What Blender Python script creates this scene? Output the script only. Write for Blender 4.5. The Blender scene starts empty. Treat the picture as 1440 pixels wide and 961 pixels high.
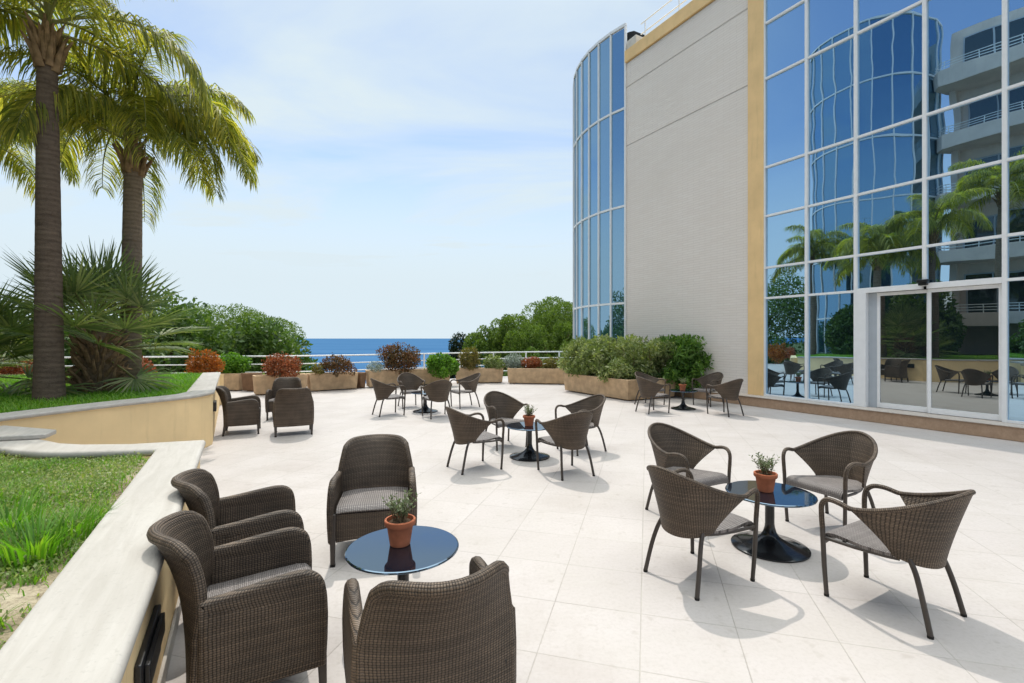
import bpy, math, random
import numpy as np
from mathutils import Vector, Matrix
R = math.radians
PI = math.pi
random.seed(7)
scene = bpy.context.scene
COL = scene.collection

# ------------------------------------------------------------------ camera
F_PX, CAM_H = 688.0, 1.75
cam_d = bpy.data.cameras.new('camera')
cam_o = bpy.data.objects.new('camera', cam_d)
COL.objects.link(cam_o)
cam_o.location = (0, 0, CAM_H)
cam_o.rotation_euler = (R(90), 0, 0)
cam_d.sensor_width = 36
cam_d.lens = 36 * F_PX / 1440
cam_d.shift_y = -4.5 / 1440
cam_d.clip_start = .05
cam_d.clip_end = 80000
scene.camera = cam_o

# ------------------------------------------------------------------ light
SUN_AZ, SUN_EL = R(-16), R(60)
world = bpy.data.worlds.new('World')
scene.world = world
world.use_nodes = True
wt = world.node_tree
bg = wt.nodes['Background']
def wn(t, **k):
    n = wt.nodes.new(t)
    for a, b in k.items():
        setattr(n, a, b)
    return n
sky = wn('ShaderNodeTexSky', sky_type='NISHITA', sun_disc=False)
sky.sun_elevation, sky.sun_rotation = SUN_EL, SUN_AZ
sky.air_density, sky.dust_density, sky.ozone_density = 1.0, .4, 1.2
tc = wn('ShaderNodeTexCoord')
sep = wn('ShaderNodeSeparateXYZ')
wt.links.new(tc.outputs['Generated'], sep.inputs[0])
def wmath(op, a, b=None):
    n = wn('ShaderNodeMath', operation=op)
    for i, v in enumerate((a, b)):
        if v is None:
            continue
        if isinstance(v, (int, float)):
            n.inputs[i].default_value = v
        else:
            wt.links.new(v, n.inputs[i])
    return n.outputs[0]
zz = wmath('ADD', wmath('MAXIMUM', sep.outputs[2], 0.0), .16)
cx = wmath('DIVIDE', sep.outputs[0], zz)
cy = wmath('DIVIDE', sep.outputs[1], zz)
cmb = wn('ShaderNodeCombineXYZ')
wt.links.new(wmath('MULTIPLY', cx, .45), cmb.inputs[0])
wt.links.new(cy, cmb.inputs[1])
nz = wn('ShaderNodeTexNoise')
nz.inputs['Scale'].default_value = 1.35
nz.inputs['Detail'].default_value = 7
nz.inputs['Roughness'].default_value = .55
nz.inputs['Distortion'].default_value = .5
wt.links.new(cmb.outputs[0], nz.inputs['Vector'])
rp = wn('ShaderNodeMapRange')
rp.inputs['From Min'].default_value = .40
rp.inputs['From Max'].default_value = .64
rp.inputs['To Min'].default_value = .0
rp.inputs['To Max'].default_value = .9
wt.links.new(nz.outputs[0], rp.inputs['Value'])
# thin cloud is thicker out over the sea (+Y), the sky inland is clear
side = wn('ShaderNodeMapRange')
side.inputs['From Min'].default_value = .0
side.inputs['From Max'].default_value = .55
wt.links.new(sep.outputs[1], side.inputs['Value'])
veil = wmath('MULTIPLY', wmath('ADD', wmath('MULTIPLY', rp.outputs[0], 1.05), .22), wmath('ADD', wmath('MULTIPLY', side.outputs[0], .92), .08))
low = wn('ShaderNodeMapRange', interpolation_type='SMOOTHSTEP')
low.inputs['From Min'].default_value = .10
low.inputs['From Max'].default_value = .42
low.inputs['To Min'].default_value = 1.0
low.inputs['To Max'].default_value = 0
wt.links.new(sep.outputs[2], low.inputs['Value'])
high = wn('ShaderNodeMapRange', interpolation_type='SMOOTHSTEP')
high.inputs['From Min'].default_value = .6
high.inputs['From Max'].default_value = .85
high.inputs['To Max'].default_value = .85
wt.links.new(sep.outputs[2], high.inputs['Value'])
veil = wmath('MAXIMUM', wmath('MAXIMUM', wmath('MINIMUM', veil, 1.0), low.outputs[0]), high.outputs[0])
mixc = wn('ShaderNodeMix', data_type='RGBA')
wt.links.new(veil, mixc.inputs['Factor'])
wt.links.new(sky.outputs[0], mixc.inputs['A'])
# extra brightness added to the unseen sky overhead, to fill the shadows
fill_glow = wn('ShaderNodeMapRange', interpolation_type='SMOOTHSTEP')
fill_glow.inputs['From Min'].default_value = .55
fill_glow.inputs['From Max'].default_value = .92
fill_glow.inputs['To Min'].default_value = 0
fill_glow.inputs['To Max'].default_value = 1
wt.links.new(sep.outputs[2], fill_glow.inputs['Value'])
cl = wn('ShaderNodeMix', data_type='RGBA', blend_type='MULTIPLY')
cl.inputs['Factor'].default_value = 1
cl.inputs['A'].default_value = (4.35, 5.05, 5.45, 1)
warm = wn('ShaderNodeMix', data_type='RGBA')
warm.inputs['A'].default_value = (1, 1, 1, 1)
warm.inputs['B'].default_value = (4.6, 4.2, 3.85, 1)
wt.links.new(fill_glow.outputs[0], warm.inputs['Factor'])
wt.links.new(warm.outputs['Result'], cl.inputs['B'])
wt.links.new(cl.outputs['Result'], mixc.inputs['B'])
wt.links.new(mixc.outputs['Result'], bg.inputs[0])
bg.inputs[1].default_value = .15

sun_d = bpy.data.lights.new('sun', 'SUN')
sun_d.energy = 2.15
sun_d.angle = R(.5)
sun_d.color = (1, .955, .88)
sun_o = bpy.data.objects.new('sun', sun_d)
COL.objects.link(sun_o)
SUNV = Vector((math.sin(SUN_AZ) * math.cos(SUN_EL), math.cos(SUN_AZ) * math.cos(SUN_EL), math.sin(SUN_EL)))
sun_o.rotation_euler = SUNV.to_track_quat('Z', 'Y').to_euler()
sun_o.location = SUNV * 60

vs = scene.view_settings
vs.view_transform = 'Standard'
vs.look = 'None'
vs.exposure = .17
vs.gamma = 1
vs.use_curve_mapping = False
scene.cycles.max_bounces = 8
scene.cycles.transparent_max_bounces = 6
scene.cycles.sample_clamp_indirect = 6

# ------------------------------------------------------------------ materials
class Mat:
    def __init__(self, name):
        self.m = bpy.data.materials.new(name)
        self.m.use_nodes = True
        self.t = self.m.node_tree
        self.b = self.t.nodes['Principled BSDF']
        self.out = self.t.nodes['Material Output']
    def n(self, t, **k):
        x = self.t.nodes.new(t)
        for a, b in k.items():
            setattr(x, a, b)
        return x
    def link(self, a, b):
        self.t.links.new(a, b)
    def put(self, s, v):
        if hasattr(v, 'is_output'):
            self.link(v, s)
        else:
            s.default_value = v
    def math(self, op, a, b=0.0, c=None):
        x = self.n('ShaderNodeMath', operation=op)
        self.put(x.inputs[0], a)
        self.put(x.inputs[1], b)
        if c is not None:
            self.put(x.inputs[2], c)
        return x.outputs[0]
    def coord(self, kind='Object'):
        return self.n('ShaderNodeTexCoord').outputs[kind]
    def mapping(self, vec, scale=(1, 1, 1), rot=(0, 0, 0), loc=(0, 0, 0)):
        x = self.n('ShaderNodeMapping')
        self.link(vec, x.inputs[0])
        x.inputs['Location'].default_value = loc
        x.inputs['Rotation'].default_value = rot
        x.inputs['Scale'].default_value = scale
        return x.outputs[0]
    def noise(self, vec, scale, detail=4, rough=.55, dist=0):
        x = self.n('ShaderNodeTexNoise')
        if vec is not None:
            self.link(vec, x.inputs['Vector'])
        x.inputs['Scale'].default_value = scale
        x.inputs['Detail'].default_value = detail
        x.inputs['Roughness'].default_value = rough
        x.inputs['Distortion'].default_value = dist
        return x.outputs[0]
    def rng(self, v, a, b, c, d):
        x = self.n('ShaderNodeMapRange')
        self.put(x.inputs['Value'], v)
        for i, q in zip(('From Min', 'From Max', 'To Min', 'To Max'), (a, b, c, d)):
            x.inputs[i].default_value = q
        return x.outputs[0]
    def mix(self, f, a, b, mode='MIX'):
        x = self.n('ShaderNodeMix', data_type='RGBA', blend_type=mode)
        self.put(x.inputs['Factor'], f)
        for k, v in (('A', a), ('B', b)):
            if isinstance(v, tuple):
                v = (*v, 1) if len(v) == 3 else v
            self.put(x.inputs[k], v)
        return x.outputs['Result']
    def ramp(self, f, stops):
        x = self.n('ShaderNodeValToRGB')
        self.put(x.inputs[0], f)
        e = x.color_ramp.elements
        while len(e) < len(stops):
            e.new(.5)
        for q, (p, c) in zip(e, stops):
            q.position = p
            q.color = (*c, 1)
        return x.outputs[0]
    def bump(self, h, strength=.5, dist=.01):
        x = self.n('ShaderNodeBump')
        self.put(x.inputs['Height'], h)
        x.inputs['Strength'].default_value = strength
        x.inputs['Distance'].default_value = dist
        self.link(x.outputs[0], self.b.inputs['Normal'])
        return x.outputs[0]
    def col(self, v):
        if isinstance(v, tuple) and len(v) == 3:
            v = (*v, 1)
        self.put(self.b.inputs['Base Color'], v)
        return self
    def set(self, rough=.6, spec=.5, metal=0.0):
        self.put(self.b.inputs['Roughness'], rough)
        self.put(self.b.inputs['Specular IOR Level'], spec)
        self.b.inputs['Metallic'].default_value = metal
        return self

def simple(name, c, rough=.6, spec=.5, metal=0.0, var=.12, scale=8, bump=0.0):
    m = Mat(name)
    nn = m.noise(m.coord(), scale, 5)
    k = m.rng(nn, .25, .75, 1 - var, 1 + var)
    m.col(m.mix(1.0, c, k, 'MULTIPLY'))
    m.set(rough, spec, metal)
    if bump:
        m.bump(nn, bump, .01)
    return m.m

TILE = .553
def mk_floor():
    m = Mat('pale_stone_paving')
    v = m.mapping(m.coord(), rot=(0, 0, R(15.4)), loc=(.035, -2.66 % TILE, 0))
    s = m.n('ShaderNodeSeparateXYZ'); m.link(v, s.inputs[0])
    tx = m.math('DIVIDE', s.outputs[0], TILE); ty = m.math('DIVIDE', s.outputs[1], TILE)
    fx = m.math('PINGPONG', tx, .5); fy = m.math('PINGPONG', ty, .5)
    d = m.math('MINIMUM', fx, fy)
    wob = m.noise(m.coord(), 30, 2)
    d = m.math('ADD', d, m.rng(wob, .3, .7, -.002, .002))
    joint = m.rng(d, .003, .0085, 1, 0)
    c = m.n('ShaderNodeCombineXYZ')
    m.link(m.math('FLOOR', m.math('ADD', tx, 0.0)), c.inputs[0]); m.link(m.math('FLOOR', m.math('ADD', ty, 0.0)), c.inputs[1])
    wn_ = m.n('ShaderNodeTexWhiteNoise'); m.link(c.outputs[0], wn_.inputs['Vector'])
    base = m.mix(wn_.outputs['Value'], (.482, .434, .407), (.510, .463, .436))
    blot = m.noise(m.coord(), 1.6, 6, .65)
    base = m.mix(m.rng(blot, .38, .68, 0, .5), base, (.430, .388, .345))
    fine = m.noise(m.coord(), 38, 6, .7)
    base = m.mix(m.rng(fine, .48, .70, 0, .5), base, (.40, .36, .325))
    vein = m.noise(m.mapping(m.coord(), (3, 16, 1), (0, 0, R(15))), 2.2, 6, .6, .8)
    base = m.mix(m.rng(vein, .55, .75, 0, .25), base, (.55, .515, .475))
    st = m.noise(m.coord(), .55, 7, .7)
    base = m.mix(m.rng(st, .50, .72, 0, .75), base, (.385, .335, .300))
    sp = m.noise(m.coord(), 9, 3, .5)
    base = m.mix(m.rng(sp, .62, .72, 0, .40), base, (.33, .285, .245))
    pit = m.noise(m.coord(), 120, 3, .6)
    base = m.mix(m.rng(pit, .64, .72, 0, .35), base, (.30, .26, .225))
    jn = m.noise(m.coord(), .9, 4, .6)
    jcol = m.mix(m.rng(jn, .35, .65, 0, 1), (.42, .385, .335), (.25, .22, .19))
    base = m.mix(m.math('MULTIPLY', joint, .75), base, jcol)
    m.col(base)
    m.set(m.rng(fine, .3, .7, .5, .75), .35)
    h = m.math('SUBTRACT', m.math('MULTIPLY', fine, .25), joint)
    m.bump(h, .35, .004)
    return m.m

def mk_wicker(name, dark, light, pu=.0135, pv=.0105):
    m = Mat(name)
    uv = m.n('ShaderNodeUVMap').outputs[0]
    s = m.n('ShaderNodeSeparateXYZ'); m.link(uv, s.inputs[0])
    nz_ = m.noise(uv, 14, 2)
    uu = m.math('ADD', s.outputs[0], m.rng(nz_, .3, .7, -.0015, .0015))
    su = m.math('SINE', m.math('MULTIPLY', uu, PI / pu))
    sv = m.math('SINE', m.math('MULTIPLY', s.outputs[1], PI / pv))
    prod = m.math('MULTIPLY', su, sv)
    av = m.math('ABSOLUTE', sv)
    au = m.math('ABSOLUTE', su)
    over = m.math('MAXIMUM', prod, 0.0)
    under = m.math('MULTIPLY', m.math('MAXIMUM', m.math('MULTIPLY', prod, -1.0), 0.0), .55)
    h = m.math('POWER', m.math('ADD', m.math('MAXIMUM', over, under), .0001), .55)
    big = m.noise(m.coord(), 5, 4)
    strand = m.n('ShaderNodeTexWhiteNoise', noise_dimensions='1D')
    m.link(m.math('FLOOR', m.math('DIVIDE', s.outputs[1], pv)), strand.inputs['W'])
    tone = m.math('MULTIPLY_ADD', strand.outputs['Value'], .45, m.rng(big, .3, .7, 0, .5))
    strandcol = m.mix(tone, dark, light)
    gap = tuple(x * .16 for x in dark)  # shade between the strands painted in as a darker colour
    c = m.mix(m.rng(h, .12, .62, 0, 1), gap, strandcol)
    m.col(c)
    m.set(m.rng(h, .2, .9, .65, .46), .38)
    m.bump(h, .8, .0035)
    return m.m

def mk_glass(name, tint, refl, body=(.012, .022, .028), wave=.018):
    m = Mat(name)
    oc = m.coord()
    w1 = m.noise(m.mapping(oc, (.55, .55, 1.0)), 1.15, 1, .4)
    bp = m.n('ShaderNodeBump')
    bp.inputs['Strength'].default_value = 1
    bp.inputs['Distance'].default_value = wave
    m.link(w1, bp.inputs['Height'])
    m.col(body)
    m.set(.2, .0)
    g = m.n('ShaderNodeBsdfGlossy')
    g.inputs['Color'].default_value = (*tint, 1)
    g.inputs['Roughness'].default_value = .004
    m.link(bp.outputs[0], g.inputs['Normal'])
    lw = m.n('ShaderNodeLayerWeight'); lw.inputs['Blend'].default_value = .35
    f = m.math('ADD', m.math('MULTIPLY', lw.outputs['Fresnel'], 1 - refl), refl)
    f = m.math('MINIMUM', f, 1.0)
    mx = m.n('ShaderNodeMixShader')
    m.link(f, mx.inputs[0]); m.link(m.b.outputs[0], mx.inputs[1]); m.link(g.outputs[0], mx.inputs[2])
    m.link(mx.outputs[0], m.out.inputs[0])
    return m.m

def mk_leaf(name, a, b, c=None, trans=.35, tcol=None, rough=.5, spec=.35, var=1.0):
    m = Mat(name)
    rpi = m.n('ShaderNodeNewGeometry').outputs['Random Per Island']
    big = m.noise(m.coord(), 1.7, 3)
    f = m.math('MULTIPLY_ADD', rpi, .6 * var, m.math('MULTIPLY_ADD', big, .9, -.25))
    stops = [(.1, a), (.9, b)] if c is None else [(.08, a), (.55, b), (.95, c)]
    col = m.ramp(f, stops)
    m.col(col)
    m.set(rough, spec)
    tr = m.n('ShaderNodeBsdfTranslucent')
    m.link(m.mix(1.0, col, tcol or (1.5, 1.6, .55), 'MULTIPLY'), tr.inputs[0])
    mx = m.n('ShaderNodeMixShader'); mx.inputs[0].default_value = trans
    m.link(m.b.outputs[0], mx.inputs[1]); m.link(tr.outputs[0], mx.inputs[2])
    m.link(mx.outputs[0], m.out.inputs[0])
    return m.m

def mk_brick():
    m = Mat('pale_split_stone_courses')
    oc = m.coord()
    s = m.n('ShaderNodeSeparateXYZ'); m.link(oc, s.inputs[0])
    c = m.n('ShaderNodeCombineXYZ')
    m.link(s.outputs[0], c.inputs[0]); m.link(s.outputs[2], c.inputs[1])
    bt = m.n('ShaderNodeTexBrick')
    m.link(c.outputs[0], bt.inputs['Vector'])
    bt.offset = .5
    bt.inputs['Scale'].default_value = 1
    bt.inputs['Brick Width'].default_value = .42
    bt.inputs['Row Height'].default_value = .072
    bt.inputs['Mortar Size'].default_value = .006
    bt.inputs['Mortar Smooth'].default_value = .3
    bt.inputs['Color1'].default_value = (.81, .735, .665, 1)
    bt.inputs['Color2'].default_value = (.84, .775, .71, 1)
    bt.inputs['Mortar'].default_value = (.655, .59, .53, 1)
    n1 = m.noise(m.mapping(oc, (1.2, 1, 9)), 2.2, 6, .65)
    col = m.mix(m.rng(n1, .3, .7, 0, .45), bt.outputs['Color'], (.74, .66, .595))
    n2 = m.noise(oc, .5, 4)
    col = m.mix(m.rng(n2, .35, .7, 0, .35), col, (.70, .63, .56))
    # two shallow control joints
    zc = s.outputs[2]
    j = 0.0
    for zj in (8.55, 10.62):
        dj = m.math('ABSOLUTE', m.math('SUBTRACT', zc, zj))
        q = m.rng(dj, .012, .03, 1, 0)
        j = q if j == 0.0 else m.math('MAXIMUM', j, q)
    col = m.mix(m.math('MULTIPLY', j, .6), col, (.27, .23, .20))
    m.col(col)
    m.set(.85, .2)
    h = m.math('SUBTRACT', m.math('ADD', m.math('MULTIPLY', bt.outputs['Fac'], -1.0), m.math('MULTIPLY', n1, 1.3)), m.math('MULTIPLY', j, 2.0))
    m.bump(h, .5, .010)
    return m.m

def mk_render_wall(name, c):
    m = Mat(name)
    oc = m.coord()
    n1 = m.noise(oc, 1.2, 5, .6)
    n2 = m.noise(oc, 70, 3)
    n3 = m.noise(m.mapping(oc, (3, 3, .35)), 2.5, 5, .65)
    col = m.mix(1.0, c, m.rng(n1, .3, .7, .9, 1.08), 'MULTIPLY')
    col = m.mix(m.rng(n3, .56, .74, 0, .3), col, tuple(x * .62 for x in c))
    m.col(col)
    m.set(.85, .2)
    m.bump(n2, .35, .003)
    return m.m

def mk_travertine(name, c1, c2, along):
    m = Mat(name)
    v = m.mapping(m.coord(), rot=(0, 0, -along))
    n1 = m.noise(m.mapping(v, (.8, 7, 5)), 2.4, 8, .65, .6)
    n2 = m.noise(m.coord(), 48, 5, .7)
    n3 = m.noise(m.coord(), 1.3, 4)
    col = m.mix(m.rng(n1, .35, .68, 0, 1), c1, c2)
    col = m.mix(m.rng(n2, .56, .7, 0, .4), col, tuple(x * .68 for x in c2))
    col = m.mix(m.rng(n3, .4, .7, 0, .35), col, tuple(x * .85 for x in c2))
    m.col(col)
    m.set(.65, .3)
    m.bump(n2, .3, .004)
    return m.m

def mk_trunk(name, a, b, rings=26):
    m = Mat(name)
    oc = m.coord()
    wv = m.n('ShaderNodeTexWave', wave_type='BANDS', bands_direction='Z')
    wv.inputs['Scale'].default_value = rings / 6.28
    wv.inputs['Distortion'].default_value = 2.2
    wv.inputs['Detail'].default_value = 3
    m.link(oc, wv.inputs['Vector'])
    n1 = m.noise(m.mapping(oc, (1.6, 1.6, 7)), 2.2, 7, .72, .5)
    n2 = m.noise(oc, 17, 6, .75)
    f = m.math('ADD', m.math('MULTIPLY', wv.outputs['Fac'], .14), m.math('MULTIPLY', n1, .86))
    col = m.mix(m.rng(f, .25, .75, 0, 1), a, b)
    col = m.mix(m.rng(n2, .52, .7, 0, .5), col, tuple(x * .55 for x in a))
    m.col(col)
    m.set(.9, .15)
    m.bump(m.math('ADD', f, m.math('MULTIPLY', n2, .8)), .8, .02)
    return m.m

def mk_water():
    m = Mat('sea_water')
    oc = m.coord()
    n1 = m.noise(m.mapping(oc, (.0012, .008, 1)), 1, 8, .65)
    n2 = m.noise(m.mapping(oc, (.02, .09, 1)), 1, 6, .7)
    col = m.mix(m.rng(n1, .3, .7, 0, 1), (.040, .110, .220), (.070, .160, .285))
    m.col(col)
    m.set(.5, .0)
    m.bump(n2, .6, 1.2)
    return m.m

def mk_ground():
    m = Mat('scrubby_hillside')
    n1 = m.noise(m.coord(), .25, 8, .65)
    m.col(m.ramp(n1, [(.3, (.035, .06, .018)), (.55, (.07, .09, .03)), (.75, (.20, .16, .09))]))
    m.set(.95, .1)
    return m.m

def mk_soil():
    m = Mat('sandy_soil')
    n1 = m.noise(m.coord(), 2.6, 8, .65)
    n2 = m.noise(m.coord(), 60, 4)
    col = m.ramp(n1, [(.35, (.10, .085, .045)), (.5, (.34, .28, .19)), (.7, (.52, .45, .33))])
    m.col(m.mix(m.rng(n2, .5, .7, 0, .5), col, (.12, .09, .06)))
    m.set(.95, .1)
    m.bump(n2, .8, .02)
    return m.m

M = {}
M['floor'] = mk_floor()
M['wicker'] = mk_wicker('brown_wicker', (.062, .043, .029), (.20, .140, .094))
M['wicker_seat'] = mk_wicker('sky_sheen_seat_wicker', (.17, .145, .132), (.34, .30, .28), .016, .009)  # paler copy of the wicker: sky sheen on the seats put into the colour
M['chair_tube'] = simple('dark_brown_tube', (.050, .038, .030), .42, .5, var=.2, scale=30)
M['rubber'] = simple('black_rubber', (.015, .014, .013), .7, .3)
M['table_glass'] = None
def mk_black_gloss(name, r=.03, c=(.006, .007, .009), spec=.9, ior=1.5):
    m = Mat(name)
    n = m.noise(m.coord(), 22, 5, .65)
    m.col(c)
    m.b.inputs['IOR'].default_value = ior
    m.set(m.rng(n, .45, .75, r, r + .10), spec)
    return m.m
M['table_glass'] = mk_black_gloss('black_glass_top', .02, (.004, .007, .014), .5, 3.1)
M['table_glass'].node_tree.nodes['Principled BSDF'].inputs['Specular Tint'].default_value = (.60, .80, 1.0, 1)
M['table_metal'] = mk_black_gloss('black_enamel', .13, (.010, .010, .011), .5)
M['terracotta'] = simple('terracotta', (.40, .125, .058), .75, .25, var=.28, scale=14, bump=.2)
M['potsoil'] = simple('pot_soil', (.085, .055, .035), .95, .1, var=.5, scale=90, bump=.9)
M['plantbox'] = simple('sandstone_planter', (.52, .36, .215), .85, .2, var=.26, scale=5, bump=.3)
M['plantbox_brown'] = simple('brown_planter', (.20, .115, .065), .8, .2, var=.25, scale=6)
M['wall'] = mk_render_wall('ochre_render', (.86, .635, .345))
M['ochre'] = mk_render_wall('orange_ochre_paint', (.84, .58, .29))
M['brick'] = mk_brick()
M['stone'] = mk_travertine('pale_travertine', (.50, .465, .42), (.415, .38, .335), R(118.8))
M['plinth'] = mk_travertine('rosy_stone', (.47, .32, .215), (.36, .235, .15), R(118.8))
M['plinth_top'] = mk_travertine('pale_step_stone', (.56, .50, .44), (.50, .43, .37), R(118.8))
M['white_frame'] = simple('white_aluminium', (.80, .80, .80), .35, .5, var=.04)
M['rail_white'] = simple('white_rail_paint', (.82, .82, .80), .4, .5, var=.06)
M['grey_frame'] = simple('grey_aluminium', (.42, .46, .50), .4, .5, var=.05)
M['glass'] = mk_glass('tinted_mirror_glass', (.50, .75, .98), .68, wave=.0035)
M['door_glass'] = mk_glass('dark_door_glass', (.50, .54, .54), .55, wave=.0015)
M['tower_glass'] = mk_glass('blue_tower_glass', (.46, .70, .90), .50, (.02, .06, .09), wave=.003)
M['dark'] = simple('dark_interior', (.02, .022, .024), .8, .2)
M['black'] = simple('black_plastic', (.012, .012, .013), .35, .5)
M['roof_stone'] = simple('roof_parapet', (.62, .58, .52), .8, .2)
M['concrete'] = mk_render_wall('beige_render', (.72, .61, .53))
M['trunk'] = mk_trunk('palm_bark', (.155, .115, .082), (.33, .255, .185))
M['trunk_dark'] = mk_trunk('dark_palm_bark', (.085, .060, .044), (.185, .135, .098))
M['boot'] = simple('dry_palm_boots', (.24, .155, .085), .9, .1, var=.5, scale=9, bump=.6)
M['fan_trunk'] = simple('shaggy_palm_trunk', (.15, .105, .065), .95, .1, var=.6, scale=16, bump=.9)
M['bark'] = simple('pine_bark', (.13, .085, .06), .95, .1, var=.45, scale=6, bump=.8)
M['frond'] = mk_leaf('queen_palm_leaf', (.085, .130, .036), (.27, .29, .070), (.62, .54, .14), .62, (1.4, 1.38, .50))
M['rachis'] = simple('palm_rachis', (.19, .19, .06), .6, .3)
M['fan'] = mk_leaf('fan_palm_leaf', (.085, .135, .060), (.20, .255, .115), (.42, .43, .23), .42, (1.5, 1.6, .5), .5, .3)
M['grass'] = mk_leaf('lawn_grass', (.075, .180, .018), (.155, .33, .034), (.34, .44, .080), .42, (1.3, 1.6, .35))
M['grass_dry'] = mk_leaf('mixed_weeds', (.11, .18, .034), (.22, .33, .065), (.48, .46, .22), .40, (1.3, 1.5, .4))
M['clover'] = mk_leaf('pale_clover', (.13, .21, .06), (.28, .34, .13), (.58, .55, .36), .35, (1.3, 1.4, .6))
M['pine'] = mk_leaf('pine_needles', (.065, .115, .026), (.14, .21, .042), (.25, .31, .07), .32, (1.3, 1.45, .4), .6, .2)
M['tree'] = mk_leaf('broad_leaves', (.042, .085, .022), (.088, .155, .036), (.17, .235, .065), .3)
M['cypress'] = mk_leaf('dark_leaves', (.012, .026, .012), (.028, .048, .018), None, .15)
M['hedge'] = mk_leaf('hedge_leaves', (.10, .145, .045), (.225, .275, .10), (.46, .47, .26), .35, (1.3, 1.4, .5))
M['hedge_green'] = mk_leaf('glossy_green_leaves', (.045, .105, .018), (.105, .21, .036), (.23, .34, .085), .35)
M['red_shrub'] = mk_leaf('rusty_red_leaves', (.12, .075, .030), (.30, .105, .045), (.44, .18, .080), .35, (1.5, .9, .5))
M['dark_shrub'] = mk_leaf('maroon_green_leaves', (.055, .055, .020), (.135, .075, .030), (.27, .105, .050), .3, (1.4, 1.1, .5))
M['orange_shrub'] = mk_leaf('orange_leaves', (.13, .085, .022), (.36, .135, .026), (.52, .22, .045), .4, (1.5, 1.0, .4))
M['lime_shrub'] = mk_leaf('bright_green_leaves', (.050, .125, .014), (.115, .245, .026), (.21, .36, .055), .4)
M['grey_shrub'] = mk_leaf('silver_leaves', (.17, .22, .16), (.33, .38, .32), (.52, .56, .50), .2, (1.1, 1.1, .9))
M['olive_shrub'] = mk_leaf('olive_leaves', (.080, .085, .024), (.18, .145, .042), (.27, .19, .070), .35)
M['pot_leaf'] = mk_leaf('grey_green_leaves', (.095, .125, .060), (.19, .225, .120), (.34, .37, .235), .25, (1.2, 1.3, .7))
M['stem'] = simple('brown_stem', (.16, .12, .07), .9, .1)
M['water'] = mk_water()
M['ground'] = mk_ground()
M['soil'] = mk_soil()
M['turf'] = simple('turf_soil', (.055, .085, .022), .95, .1, var=.4, scale=12, bump=.6)
M['window_glass'] = mk_glass('window_glass', (.30, .36, .38), .25, (.02, .03, .032), wave=.002)

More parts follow.
